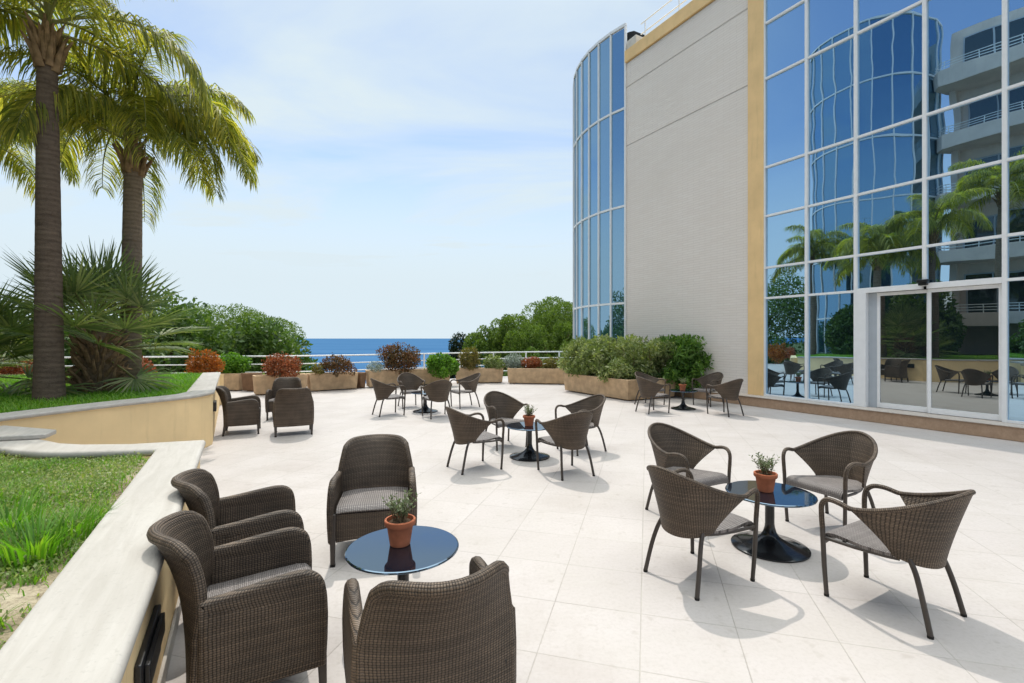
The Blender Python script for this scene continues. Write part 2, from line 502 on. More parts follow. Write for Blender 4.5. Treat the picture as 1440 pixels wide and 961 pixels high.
# ------------------------------------------------------------------ mesh helpers
class MB:
    """collects vertices, faces and uvs, then links ONE mesh object"""
    def __init__(self):
        self.v, self.f, self.uv = [], [], []
    def add(self, verts, faces, uvs=None):
        o = len(self.v)
        self.v += [tuple(p) for p in verts]
        for i, f in enumerate(faces):
            self.f.append(tuple(o + k for k in f))
            self.uv.append([uvs[k] for k in f] if uvs else None)
        return self
    def box(self, c, s, rz=0.0):
        x, y, z = (q / 2 for q in s)
        ca, sa = math.cos(rz), math.sin(rz)
        vs_ = []
        for dz in (-z, z):
            for dx, dy in ((-x, -y), (x, -y), (x, y), (-x, y)):
                vs_.append((c[0] + dx * ca - dy * sa, c[1] + dx * sa + dy * ca, c[2] + dz))
        return self.add(vs_, [(3, 2, 1, 0), (4, 5, 6, 7), (0, 1, 5, 4), (1, 2, 6, 5), (2, 3, 7, 6), (3, 0, 4, 7)])
    def box2(self, a, b):
        return self.box([(p + q) / 2 for p, q in zip(a, b)], [abs(q - p) for p, q in zip(a, b)])
    def prism(self, poly, z0, z1):
        n = len(poly)
        vs_ = [(p[0], p[1], z0) for p in poly] + [(p[0], p[1], z1) for p in poly]
        fs = [tuple(range(n - 1, -1, -1)), tuple(range(n, 2 * n))]
        fs += [(i, (i + 1) % n, n + (i + 1) % n, n + i) for i in range(n)]
        return self.add(vs_, fs)
    def tube(self, pts, rad, seg=10, caps=True, uvscale=None):
        pts = [Vector(p) for p in pts]
        n = len(pts)
        if isinstance(rad, (int, float)):
            rad = [rad] * n
        tan = []
        for i in range(n):
            t = pts[min(i + 1, n - 1)] - pts[max(i - 1, 0)]
            tan.append(t.normalized())
        up = Vector((0, 0, 1)) if abs(tan[0].z) < .9 else Vector((1, 0, 0))
        nrm = (up - tan[0] * up.dot(tan[0])).normalized()
        vs_, uvs, ln = [], [], 0
        for i in range(n):
            nrm = (nrm - tan[i] * nrm.dot(tan[i])).normalized()
            b = tan[i].cross(nrm)
            if i:
                ln += (pts[i] - pts[i - 1]).length
            for k in range(seg + 1):
                a = 2 * PI * k / seg
                vs_.append(pts[i] + (nrm * math.cos(a) + b * math.sin(a)) * rad[i])
                uvs.append((2 * PI * rad[i] * k / seg, ln))
        w = seg + 1
        fs = [(i * w + k, i * w + k + 1, (i + 1) * w + k + 1, (i + 1) * w + k) for i in range(n - 1) for k in range(seg)]
        if caps:
            fs.append(tuple(range(seg - 1, -1, -1)))
            fs.append(tuple((n - 1) * w + k for k in range(seg)))
        return self.add(vs_, fs, uvs)
    def lathe(self, prof, seg=32, c=(0, 0, 0)):
        n = len(prof)
        vs_ = [(c[0] + r * math.cos(2 * PI * k / seg), c[1] + r * math.sin(2 * PI * k / seg), c[2] + z) for r, z in prof for k in range(seg)]
        fs = [(i * seg + k, i * seg + (k + 1) % seg, (i + 1) * seg + (k + 1) % seg, (i + 1) * seg + k) for i in range(n - 1) for k in range(seg)]
        fs.append(tuple(range(seg - 1, -1, -1)))
        fs.append(tuple((n - 1) * seg + k for k in range(seg)))
        return self.add(vs_, fs)
    def shell(self, P, UV, th):
        """closed sheet of thickness th from grid P[i][j] (Vectors)"""
        ni, nj = len(P), len(P[0])
        N = [[None] * nj for _ in range(ni)]
        for i in range(ni):
            for j in range(nj):
                du = P[min(i + 1, ni - 1)][j] - P[max(i - 1, 0)][j]
                dv = P[i][min(j + 1, nj - 1)] - P[i][max(j - 1, 0)]
                q = du.cross(dv)
                N[i][j] = q.normalized() if q.length > 1e-9 else Vector((0, 0, 1))
        a = [P[i][j] + N[i][j] * th / 2 for i in range(ni) for j in range(nj)]
        b = [P[i][j] - N[i][j] * th / 2 for i in range(ni) for j in range(nj)]
        uv = [UV[i][j] for i in range(ni) for j in range(nj)]
        m = ni * nj
        I = lambda i, j: i * nj + j
        fs = []
        for i in range(ni - 1):
            for j in range(nj - 1):
                fs.append((I(i, j), I(i + 1, j), I(i + 1, j + 1), I(i, j + 1)))
                fs.append((m + I(i, j), m + I(i, j + 1), m + I(i + 1, j + 1), m + I(i + 1, j)))
        ring = [(i, 0) for i in range(ni)] + [(ni - 1, j) for j in range(1, nj)] + [(i, nj - 1) for i in range(ni - 2, -1, -1)] + [(0, j) for j in range(nj - 2, 0, -1)]
        for k in range(len(ring)):
            p, q = I(*ring[k]), I(*ring[(k + 1) % len(ring)])
            fs.append((q, p, m + p, m + q))
        return self.add(a + b, fs, uv + uv)
    def build(self, name, mat, parent=None, loc=None, rz=0.0, smooth=None, bevel=0.0, bseg=2):
        me = bpy.data.meshes.new(name)
        me.from_pydata(self.v, [], self.f)
        if any(u for u in self.uv):
            l = me.uv_layers.new(name='UVMap')
            k = 0
            for u, f in zip(self.uv, self.f):
                for i in range(len(f)):
                    if u:
                        l.data[k].uv = u[i]
                    k += 1
        me.materials.append(mat)
        if smooth:
            me.polygons.foreach_set('use_smooth', [True] * len(me.polygons))
            me.set_sharp_from_angle(angle=R(smooth))
        o = bpy.data.objects.new(name, me)
        COL.objects.link(o)
        if parent:
            o.parent = parent
        if loc:
            o.location = loc
        o.rotation_euler.z = rz
        if bevel:
            b = o.modifiers.new('bevel', 'BEVEL')
            b.width, b.segments, b.limit_method, b.angle_limit = bevel, bseg, 'ANGLE', R(35)
            if not smooth:
                me.polygons.foreach_set('use_smooth', [True] * len(me.polygons))
                me.set_sharp_from_angle(angle=R(30))
                b.harden_normals = False
        return o

def np_mesh(name, V, Fc, k, mat, parent=None, loc=None):
    """many small k-gons: V (n,3) vertices, Fc (m,k) indices"""
    me = bpy.data.meshes.new(name)
    V = np.asarray(V, np.float32); Fc = np.asarray(Fc, np.int32)
    me.vertices.add(len(V)); me.vertices.foreach_set('co', V.ravel())
    me.loops.add(Fc.size); me.loops.foreach_set('vertex_index', Fc.ravel())
    me.polygons.add(len(Fc))
    me.polygons.foreach_set('loop_start', np.arange(0, Fc.size, k, dtype=np.int32))
    me.update(calc_edges=True)
    me.validate()
    me.materials.append(mat)
    o = bpy.data.objects.new(name, me)
    COL.objects.link(o)
    if parent:
        o.parent = parent
    if loc is not None:
        o.location = loc
    return o

def tag(o, label=None, cat=None, group=None, kind=None):
    for k, v in (('label', label), ('category', cat), ('group', group), ('kind', kind)):
        if v:
            o[k] = v
    return o
def empty(name, loc=(0, 0, 0), rz=0.0):
    o = bpy.data.objects.new(name, None)
    o.empty_display_size = .2
    COL.objects.link(o)
    o.location = loc
    o.rotation_euler.z = rz
    return o
def copy_tree(o, parent=None):
    c = o.copy(); COL.objects.link(c)
    if parent:
        c.parent = parent
    for ch in list(o.children):
        copy_tree(ch, c)
    return c
def face_rz(f):
    """rotation that turns local +Y towards world direction f"""
    return math.atan2(-f[0], f[1])
def px(x, y, z=0.0):
    """point of height z that the photograph shows at pixel x, y"""
    d = F_PX * (CAM_H - z) / (y - 476)
    return Vector(((x - 720) / F_PX * d, d, z))
U = Vector((-.4818, .8763)); N2 = Vector((-.8763, -.4818))
def P(t, s):
    q = U * t + N2 * s
    return (q.x, q.y)
def offset(pts, d):
    """polyline moved d to its left"""
    out = []
    for i in range(len(pts)):
        a = Vector(pts[max(i - 1, 0)][:2]); b = Vector(pts[min(i + 1, len(pts) - 1)][:2])
        if 0 < i < len(pts) - 1:
            m_ = Vector(pts[i][:2])
            t1, t2 = (m_ - a).normalized(), (b - m_).normalized()
            n1, n2 = Vector((-t1.y, t1.x)), Vector((-t2.y, t2.x))
            h = (n1 + n2).normalized()
            k = d / max(.45, h.dot(n1))
            out.append((pts[i][0] + h.x * k, pts[i][1] + h.y * k))
        else:
            t = (b - a).normalized()
            out.append((pts[i][0] - t.y * d, pts[i][1] + t.x * d))
    return out
def smooth_path(pts, n=6):
    """Catmull-Rom through pts"""
    pts = [Vector(p) for p in pts]
    out = []
    for i in range(len(pts) - 1):
        p0, p1, p2, p3 = pts[max(i - 1, 0)], pts[i], pts[i + 1], pts[min(i + 2, len(pts) - 1)]
        for k in range(n):
            t = k / n
            out.append(.5 * ((2 * p1) + (p2 - p0) * t + (2 * p0 - 5 * p1 + 4 * p2 - p3) * t * t + (3 * p1 - p0 - 3 * p2 + p3) * t ** 3))
    out.append(pts[-1])
    return out

def leaf_cloud(name, n, lobes, ln, wd, seed, mat, parent=None, loc=None, fill=.35, up=.15, fold=.0):
    """n leaf-sized diamonds spread through the volume of ellipsoid lobes (cx,cy,cz,rx,ry,rz)"""
    g = np.random.default_rng(seed)
    L = np.array(lobes, float)
    w = (L[:, 3] * L[:, 4] + L[:, 4] * L[:, 5] + L[:, 3] * L[:, 5]) ** 1.0
    idx = g.choice(len(L), n, p=w / w.sum())
    d = g.normal(size=(n, 3)); d /= np.linalg.norm(d, axis=1)[:, None]
    r = 1 - fill * g.random(n) ** 1.6 + min(.07, fill * .15) * g.normal(size=n)
    C = L[idx, :3] + d * L[idx, 3:] * r[:, None]
    ax = d * .55 + g.normal(size=(n, 3)) * .75 + np.array([0, 0, up])
    ax /= np.linalg.norm(ax, axis=1)[:, None]
    sd = np.cross(ax, g.normal(size=(n, 3))); sd /= np.linalg.norm(sd, axis=1)[:, None] + 1e-9
    s = (.6 + .8 * g.random(n))[:, None]
    a, b = ax * ln * s, sd * wd * s * .5
    V = np.stack([C - a * .5, C + b, C + a * .5, C - b], 1).reshape(-1, 3)
    Fc = np.arange(4 * n).reshape(n, 4)
    return np_mesh(name, V, Fc, 4, mat, parent, loc)

def blades(name, pts, h, w, seed, mat, lean=.45, parent=None, kind='stuff'):
    """bent grass blades rooted at pts (n,3); h, w arrays or numbers"""
    g = np.random.default_rng(seed)
    n = len(pts)
    h = np.broadcast_to(h, n) * (.6 + .8 * g.random(n)); w = np.broadcast_to(w, n)
    a = g.random(n) * 2 * PI
    D = np.stack([np.cos(a), np.sin(a), np.zeros(n)], 1)
    S = np.stack([-np.sin(a), np.cos(a), np.zeros(n)], 1) * (w / 2)[:, None]
    le = (lean * (.3 + g.random(n)) * h)[:, None]
    Z = np.array([0, 0, 1.0])
    mid = pts + D * le * .35 + Z * (h * .6)[:, None]
    tip = pts + D * le * 1.1 + Z * (h * .95)[:, None]
    V = np.stack([pts - S, pts + S, mid + S * .8, mid - S * .8, tip], 1).reshape(-1, 3)
    b = np.arange(n) * 5
    T = np.concatenate([np.stack([b, b + 1, b + 2], 1), np.stack([b, b + 2, b + 3], 1), np.stack([b + 3, b + 2, b + 4], 1)])
    o = np_mesh(name, V, T, 3, mat, parent)
    return o

# ------------------------------------------------------------------ setting: sea, ground, terrace
o = MB().add([(-40000, 60, -25), (40000, 60, -25), (40000, 60000, -25), (-40000, 60000, -25)], [(0, 1, 2, 3)]).build('sea', M['water'])
tag(o, kind='structure')
def ground_z(x, y):
    d = max(0.0, y - 14)
    return -1.6 - .095 * d + .5 * math.sin(x * .21) * math.sin(y * .13) - max(0, d - 180) * .05
gx = [-420, -300, -200, -140, -100, -70, -50, -38] + list(range(-30, 31, 4)) + [38, 50, 70, 100, 140, 200, 300, 420]
gy = [-120, -60, -30, -10, 5, 14, 18, 22, 26, 30, 35, 40, 46, 52, 60, 70, 82, 96, 112, 130, 150, 180, 220, 260, 320]
mb = MB()
mb.add([(x, y, ground_z(x, y)) for y in gy for x in gx],
       [(j * len(gx) + i, j * len(gx) + i + 1, (j + 1) * len(gx) + i + 1, (j + 1) * len(gx) + i) for j in range(len(gy) - 1) for i in range(len(gx) - 1)])
tag(mb.build('ground', M['ground'], smooth=60), kind='structure')

RAIL = [(-24, 14.6), (-19, 15.2), (-14, 16.2), (-9.8, 17.0), (-8.0, 17.3), (-5.7, 18.5), (-2.4, 20.9), (.7, 22.6), (2.9, 23.2)]
rail_pts = [(p.x, p.y) for p in smooth_path([(x, y, 0) for x, y in RAIL], 5)]
edge = offset(rail_pts, .35)
terr = [(-24.3, -16), (16, -16), (16, 23.6), (3.2, 23.6)] + edge[::-1]
tag(MB().prism(terr, -3.2, 0).build('terrace', M['floor']), kind='structure')

# ------------------------------------------------------------------ hotel: local x runs along the facade, y out to the terrace
HO = -11.9
HZ = math.atan2(U.y, U.x)
hotel = empty('hotel_building', (*[c * HO for c in N2], 0), HZ)
tag(hotel, 'hotel with mirrored glass front, pale stone wall with ochre edges and curved glass tower', 'building')
T_END, T_COL, T_GL = 13.27, 8.45, 8.0
H_TOP = 11.92
MUL = [8.0, 6.91, 5.83, 4.58, 3.41, 2.25, 1.1, -.05, -1.2, -2.35, -3.5]
ZS = [.25, 2.79, 3.58, 4.92, 6.19, 8.49, 9.93, 11.5]
MB().box2((T_COL, -9, -3), (T_END, 0, 11.47)).build('stone_wall', M['brick'], hotel)
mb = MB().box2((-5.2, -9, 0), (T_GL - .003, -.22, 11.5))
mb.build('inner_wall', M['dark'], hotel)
mb = MB().box2((T_GL, -.30, .25), (T_COL, .045, 11.45))
mb.build('column', M['ochre'], hotel, bevel=.008)
mb = MB().box2((-5.2, -.5, 11.50), (T_END + .003, .06, H_TOP))
mb.build('cornice', M['ochre'], hotel, bevel=.008)
MB().box2((-5.2, -9, 11.6), (T_END - .1, -.5, 11.9)).build('roof', M['roof_stone'], hotel)
MB().box2((T_END - .52, -.50, H_TOP), (T_END - .06, .0, H_TOP + .34)).build('parapet_block', M['roof_stone'], hotel, bevel=.02)
mb = MB()
for z in (H_TOP + .12, H_TOP + .42, H_TOP + .78):
    mb.tube([(-5, -.25, z), (T_END - .5, -.25, z)], .022, 8)
x = T_END - .7
while x > -5:
    mb.tube([(x, -.25, H_TOP), (x, -.25, H_TOP + .78)], .02, 8); x -= 1.5
mb.build('roof_railing', M['rail_white'], hotel, smooth=40)
# step along the whole front
mb = MB().box2((-6, -.5, 0), (T_END + .2, .40, .235))
mb.build('front_step', M['plinth'], hotel, bevel=.012)
mb = MB().box2((-6, -.5, .236), (T_END + .2, .425, .252))
mb.build('step_tread', M['plinth_top'], hotel, bevel=.004)

def pane_obj(name, pts, mat, parent, loc=(0, 0, 0)):
    """a pane 12 mm thick; pts: four corners counter-clockwise seen from outside"""
    a = [Vector(p) for p in pts]
    n = (a[1] - a[0]).cross(a[3] - a[0]).normalized() * .012
    mb_ = MB().add(a + [p - n for p in a], [(0, 1, 2, 3), (7, 6, 5, 4), (0, 4, 5, 1), (1, 5, 6, 2), (2, 6, 7, 3), (3, 7, 4, 0)])
    return mb_.build(name, mat, parent)

frame = MB()
DOOR = (3.41, 5.83)
for i, t in enumerate(MUL):
    z0 = .253
    if abs(t - 4.58) < .01:
        z0 = 2.79
    w = .034 if i else .03
    frame.box2((t - w, -.06, z0), (t + w, .028, 11.5))
for i in range(len(MUL) - 1):
    a, b = MUL[i + 1] + .034, MUL[i] - .034
    for k, z in enumerate(ZS[:-1]):
        indoor = DOOR[0] - .1 < (a + b) / 2 < DOOR[1] + .1
        if k == 0:
            if not indoor:
                frame.box2((a, -.055, .253), (b, .022, .30))
        else:
            hh = .055 if (k == 1 and indoor) else .026
            frame.box2((a, -.055, z - hh), (b, .022, z + hh))
cw = frame.build('curtain_wall', M['white_frame'], hotel, bevel=.004)
rnd = random.Random(3)
for i in range(len(MUL) - 1):
    a, b = MUL[i + 1] + .03, MUL[i] - .03
    indoor = DOOR[0] - .1 < (a + b) / 2 < DOOR[1] + .1
    for k in range(len(ZS) - 1):
        if k == 0 and indoor:
            continue
        z0, z1 = ZS[k] + (.04 if k == 0 else .02), ZS[k + 1] - .02
        y = [-.03 + rnd.uniform(-.0022, .0022) for _ in range(3)]
        y4 = y[0] + y[2] - y[1]
        pane_obj('pane', [(b, y[0], z0), (a, y[1], z0), (a, y[2], z1), (b, y4, z1)], M['glass'], cw)
# sliding doors: recessed 6 cm, wide white pier on the far side
MB().box2((5.62, -.14, .253), (5.796, .034, 2.735)).build('door_pier', M['white_frame'], hotel, bevel=.005)
MB().box2((5.46, -.20, .253), (5.618, -.09, 2.735)).build('door_jamb', M['grey_frame'], hotel, bevel=.004)
def door(a, b, yy):
    d_ = MB()
    d_.box2((a, yy - .035, .262), (a + .055, yy + .005, 2.73)); d_.box2((b - .055, yy - .035, .262), (b, yy + .005, 2.73))
    d_.box2((a + .055, yy - .033, .262), (b - .055, yy + .003, .37)); d_.box2((a + .055, yy - .033, 2.66), (b - .055, yy + .003, 2.73))
    q = d_.build('sliding_door', M['white_frame'], hotel, bevel=.003)
    pane_obj('pane', [(b - .05, yy - .015, .36), (a + .05, yy - .015, .36), (a + .05, yy - .015, 2.67), (b - .05, yy - .015, 2.67)], M['door_glass'], q)
door(4.53, 5.46, -.10)
door(3.45, 4.55, -.05)
sb = MB().box2((4.49, .024, 2.86), (4.67, .13, 2.915)); sb.box2((4.51, .026, 2.80), (4.65, .11, 2.857))
sb.build('door_sensor', M['black'], hotel, bevel=.008)

# curved glass tower
TC, TR = (14.52, -4.81), 4.98
A0, DA, NP = 104.6, -7.4, 18
tz = [-3.0, 3.0, 6.45, 9.92, 12.8]
def tp(a, r=TR):
    return (TC[0] + r * math.cos(R(a)), TC[1] + r * math.sin(R(a)))
angs = [A0 + DA * i for i in range(NP + 1)]
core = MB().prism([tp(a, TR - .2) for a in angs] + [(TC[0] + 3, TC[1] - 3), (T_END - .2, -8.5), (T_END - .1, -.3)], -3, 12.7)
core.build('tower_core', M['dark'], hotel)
tf = MB()
for a in angs:
    x, y = tp(a)
    tf.box((x, y, 4.9), (.10, .055, 15.8), R(a))
for z in tz[1:]:
    for i in range(NP):
        p, q = Vector((*tp(angs[i] + .35), 0)), Vector((*tp(angs[i + 1] - .35), 0))
        m_ = (p + q) / 2
        hz = .05 if z < 12 else .07
        tf.box((m_.x, m_.y, z + (hz if z > 12 else 0)), ((q - p).length, .085, hz * 1.4), math.atan2(q.y - p.y, q.x - p.x))
tw = tf.build('tower_frame', M['white_frame'], hotel)
for i in range(NP):
    for k in range(4):
        p, q = tp(angs[i] + .2, TR - .01), tp(angs[i + 1] - .2, TR - .01)
        e = rnd.uniform(-.004, .004)
        z0, z1 = tz[k] + .02, tz[k + 1] - .02
        pane_obj('tower_pane', [(*p, z0), (*q, z0), (q[0] + e, q[1], z1), (p[0] + e, p[1], z1)][::1], M['tower_glass'], tw)

# ------------------------------------------------------------------ buildings seen in the mirror glass (left of the camera)
BE, BM = Vector((.38, -.925)).normalized(), Vector((.925, .38)).normalized()
apt = empty('apartment_building', (-14.6, 4.69, 0), math.atan2(BE.y, BE.x))
tag(apt, 'beige apartment block with tiers of white railed balconies mirrored in the hotel glass', 'building')
# local x along the front, local y out to the terrace
FL, NF, LEN = 3.4, 5, 20.0
MB().box2((-1.2, -9, -3), (LEN, -1.7, FL * NF + 2.4)).build('wall', M['concrete'], apt)
MB().box2((-1.15, -1.698, 0), (-.85, -1.3, FL * NF)).build('pier', M['concrete'], apt)
for k in range(NF):
    z = FL * k + 2.35
    pf = MB()
    poly = [(-1.3, -1.7), (-1.7, -.55), (-1.35, .0), (LEN, .0), (LEN, -1.7)]
    pf.prism(poly[::-1] if False else poly, z, z + .75)
    bal = pf.build('balcony', M['concrete'], apt, bevel=.02)
    rl = MB()
    path = [(-1.25, -1.6), (-1.63, -.55), (-1.3, -.06), (LEN - .1, -.06)]
    for zz_ in (.90, 1.06, 1.22):
        rl.tube([(p[0], p[1], z + zz_) for p in path], .022, 6)
    x = -1.1
    while x < LEN:
        rl.tube([(x, -.06, z + .7), (x, -.06, z + 1.22)], .02, 6); x += 1.5
    rl.build('railing', M['rail_white'], bal, smooth=40)
    for j in range(5):
        x0 = -.6 + j * 3.9
        wb = MB()
        zb = z + .76
        wb.box2((x0, -1.698, zb), (x0 + .07, -1.62, zb + 2.05)); wb.box2((x0 + 2.5, -1.698, zb), (x0 + 2.57, -1.62, zb + 2.05))
        wb.box2((x0 + .07, -1.698, zb + 1.98), (x0 + 2.5, -1.62, zb + 2.05)); wb.box2((x0 + 1.25, -1.698, zb), (x0 + 1.32, -1.62, zb + 1.98))
        wf = wb.build('window', M['grey_frame'], apt)
        pane_obj('pane', [(x0 + .07, -1.66, zb + .02), (x0 + 2.5, -1.66, zb + .02), (x0 + 2.5, -1.66, zb + 1.98), (x0 + .07, -1.66, zb + 1.98)], M['window_glass'], wf)

gt = empty('glass_tower', (-17.6, 8.8, 0), 0)
tag(gt, 'round blue glass tower beside the balconies, mirrored in the hotel glass', 'building')
gz = [-3, 3.0, 6.45, 9.9, 13.35, 16.8, 20.2]
GR = 3.3
MB().lathe([(GR - .15, -3), (GR - .15, 20.1)], 40).build('tower_core', M['dark'], gt)
tf = MB()
NG = 13
ga = [-95 + i * 215 / NG for i in range(NG + 1)]
def gp(a, r=GR):
    return (r * math.cos(R(a)), r * math.sin(R(a)))
for a in ga:
    tf.box((*gp(a), 8.6), (.10, .06, 23.2), R(a))
for z in gz[1:]:
    for i in range(NG):
        p, q = Vector((*gp(ga[i] + .35), 0)), Vector((*gp(ga[i + 1] - .35), 0))
        m_ = (p + q) / 2
        tf.box((m_.x, m_.y, z), ((q - p).length, .085, .09), math.atan2(q.y - p.y, q.x - p.x))
gtf = tf.build('tower_frame', M['white_frame'], gt)
for i in range(NG):
    p, q = gp(ga[i] + .2, GR - .01), gp(ga[i + 1] - .2, GR - .01)
    pane_obj('tower_pane', [(*p, -2.9), (*q, -2.9), (*q, 20.15), (*p, 20.15)], M['tower_glass'], gtf)

# ------------------------------------------------------------------ low planter wall beside the camera
zc = .76
inner = [P(-6, .69), P(5.37, .69), (-3.9, 4.257), (-4.13, 4.27), (-4.43, 4.34), (-4.63, 4.42), (-5.25, 4.72)]
outer = [P(-6, .32), P(5.65, .32), (-3.57, 4.61), (-4.02, 4.59), (-4.27, 4.64), (-4.55, 4.78), (-5.2, 5.12)]
lw = empty('planter_wall', (0, 0, 0))
tag(lw, 'low ochre planter wall with wide pale stone cap running beside the near armchairs', 'wall')
MB().prism([P(-6, .365), P(5.60, .365), (-3.55, 4.56), (-4.02, 4.54), (-4.27, 4.59), (-4.55, 4.73), (-5.2, 5.07)] + [(-5.22, 4.78), (-4.63, 4.47), (-4.43, 4.39), (-4.13, 4.32), (-3.9, 4.307), P(5.33, .64), P(-6, .64)], 0, zc - .066).build('wall', M['wall'], lw)
MB().prism(outer + inner[::-1], zc - .065, zc).build('cap', M['stone'], lw, bevel=.028, bseg=4)
MB().prism([P(-6, .345), P(5.615, .345), P(5.615, .364), P(-6, .364)][::-1], 0, .10).build('skirting', M['stone'], lw, bevel=.005)
# black step light set in the wall face
def wbox(t0, t1, s0, s1, z0, z1, mb_):
    return mb_.prism([P(t0, s0), P(t0, s1), P(t1, s1), P(t1, s0)], z0, z1)
lf = MB(); wbox(2.32, 2.82, .338, .364, .28, .50, lf)
q = lf.build('light_housing', M['black'], lw, bevel=.006)
lf = MB(); wbox(2.36, 2.78, .318, .337, .385, .475, lf)
lf.build('light_louvre', M['black'], q, bevel=.004)
led = MB().prism([(-4.58, 4.81), (-4.70, 5.05), (-5.50, 5.30), (-5.50, 4.50)], zc + .002, zc + .05)
led.build('ledge', M['stone'], lw, bevel=.012)

# ------------------------------------------------------------------ upper planter with the palms
fw = empty('planter_wall', (0, 0, 0))
tag(fw, 'curved ochre planter wall with thin stone cap holding the palm lawn', 'wall')
wp = [(-7.5, 12.6), (-4.92, 8.09), (-4.86, 7.65), (-4.95, 7.25), (-5.15, 6.85), (-5.40, 6.2), (-5.55, 5.7), (-5.64, 5.2), (-5.75, 3.0), (-5.8, -8)]
wp2 = wp[:1] + [(p.x, p.y) for p in smooth_path([(x, y, 0) for x, y in wp[1:]], 4)]
zf = .88
wi = offset(wp2, -.40)
MB().prism(offset(wp2, -.03) + offset(wp2, -.36)[::-1], 0, zf - .051).build('wall', M['wall'], fw)
MB().prism(wp2 + wi[::-1], zf - .05, zf).build('cap', M['stone'], fw, bevel=.02, bseg=3)
back = MB().prism([(-7.9, 12.5), (-7.6, 12.9), (-20, 13.6), (-20, 13.2)], 0, .80)
back.build('back_wall', M['wall'], fw)
lb = MB().prism([(-5.72, 9.43), (-5.705, 9.40), (-5.60, 9.22), (-5.615, 9.25)], .45, .6)
ls = MB()
p0 = Vector((-4.92, 8.09)); dr = Vector((-.5, .866)).normalized(); nr = Vector((.866, .5))
a = p0 + dr * .30; b = p0 + dr * .62
ls.prism([(a.x - nr.x * .03, a.y - nr.y * .03), (a.x + nr.x * .02, a.y + nr.y * .02), (b.x + nr.x * .02, b.y + nr.y * .02), (b.x - nr.x * .03, b.y - nr.y * .03)], .50, .66)
ls.build('step_light', M['black'], fw, bevel=.006)

# soil sheets
up_poly = offset(wp2, -.34) + [(-20, -8), (-20, 13.3), (-7.9, 12.6)]
tag(MB().prism(up_poly, .4, .80).build('lawn_soil', M['turf']), kind='structure')
lo_poly = [P(-5, .66), P(5.35, .66), (-3.9, 4.28), (-4.43, 4.36), (-5.2, 4.74), (-5.75, 4.8), (-5.78, -5)]
lo_mb = MB()
def soil_z(x, y):
    return .675 + .03 * math.sin(x * 2.1 + .5) * math.sin(y * 1.7) + .02 * math.sin(x * 5.3) * math.sin(y * 4.4)
nx_, ny_ = 40, 60
vv, ff = [], []
for j in range(ny_ + 1):
    for i in range(nx_ + 1):
        t, s = -4 + 9.42 * j / ny_, .64 + 4.9 * i / nx_
        x, y = P(t, s)
        vv.append((x, y, soil_z(x, y)))
for j in range(ny_):
    for i in range(nx_):
        ff.append((j * (nx_ + 1) + i, j * (nx_ + 1) + i + 1, (j + 1) * (nx_ + 1) + i + 1, (j + 1) * (nx_ + 1) + i))
lo_mb.add(vv, ff)
tag(lo_mb.build('bed_soil', M['soil'], smooth=60), kind='structure')

# ------------------------------------------------------------------ grass
g = np.random.default_rng(11)
def inside(pts, poly):
    poly = np.array(poly); x, y = pts[:, 0], pts[:, 1]; res = np.zeros(len(pts), bool)
    j = len(poly) - 1
    for i in range(len(poly)):
        c = ((poly[i, 1] > y) != (poly[j, 1] > y)) & (x < (poly[j, 0] - poly[i, 0]) * (y - poly[i, 1]) / (poly[j, 1] - poly[i, 1] + 1e-12) + poly[i, 0])
        res ^= c; j = i
    return res
q = np.stack([g.uniform(-12, -4.5, 90000), g.uniform(3.5, 12.8, 90000)], 1)
q = q[inside(q, up_poly)]
pts = np.c_[q, np.full(len(q), .79)]
o = blades('grass', pts, .085, .012, 1, M['grass'], .8)
tag(o, 'short green lawn under the palms', 'grass', kind='stuff')
# lower bed: patchy grass, weeds, clover
q = np.stack([g.uniform(-5.7, -.3, 150000), g.uniform(-.6, 4.6, 150000)], 1)
q = q[inside(q, lo_poly)]
tt = q @ np.array(U); ss = q @ np.array(N2)
sz = np.array([soil_z(a_, b_) for a_, b_ in q])
pat = np.sin(q[:, 0] * 2.3 + 1.2) * np.sin(q[:, 1] * 2.9) + .6 * np.sin(q[:, 0] * 5.1) * np.sin(q[:, 1] * 4.3 + 1)
bare = ((np.abs(tt - 2.74 - .2 * (ss - .8) + .05 * np.sin(ss * 9)) < .20) & (ss < 2.0) & (g.random(len(q)) < .95))
edge_thin = (ss < .78) & (g.random(len(q)) < .75)
keep = ~bare & ~edge_thin & (g.random(len(q)) < np.clip(.78 + .3 * pat, .45, 1))
kp = np.c_[q, sz][keep]
nk = len(kp)
far = kp[:, 1] > 3.55
hh = np.where(far, .042, .062) * (.6 + .7 * np.clip(pat[keep] + .5, 0, 1.4))
sel = g.random(nk) < .46 + .25 * np.sin(kp[:, 0] * 3.7 + 2) * np.sin(kp[:, 1] * 3.1)
tag(blades('grass', kp[sel], hh[sel], .0075, 2, M['grass'], .9), 'lush green grass in the near stone edged bed', 'grass', kind='stuff')
tag(blades('weeds', kp[~sel], hh[~sel] * .85, .0075, 3, M['grass_dry'], 1.3), 'pale mixed weeds in the near stone edged bed', 'weeds', kind='stuff')
cl = kp[g.random(nk) < .30]
lobes = np.c_[cl + np.array([0, 0, .04]), np.full((len(cl), 3), .03)]
far_c = lobes[:, 1] > 1.2
o = leaf_cloud('clover', 42000, lobes[far_c], .017, .013, 5, M['clover'], up=.8)
tag(o, 'pale clover and dry leaf litter among the grass of the near bed', 'ground cover', kind='stuff')
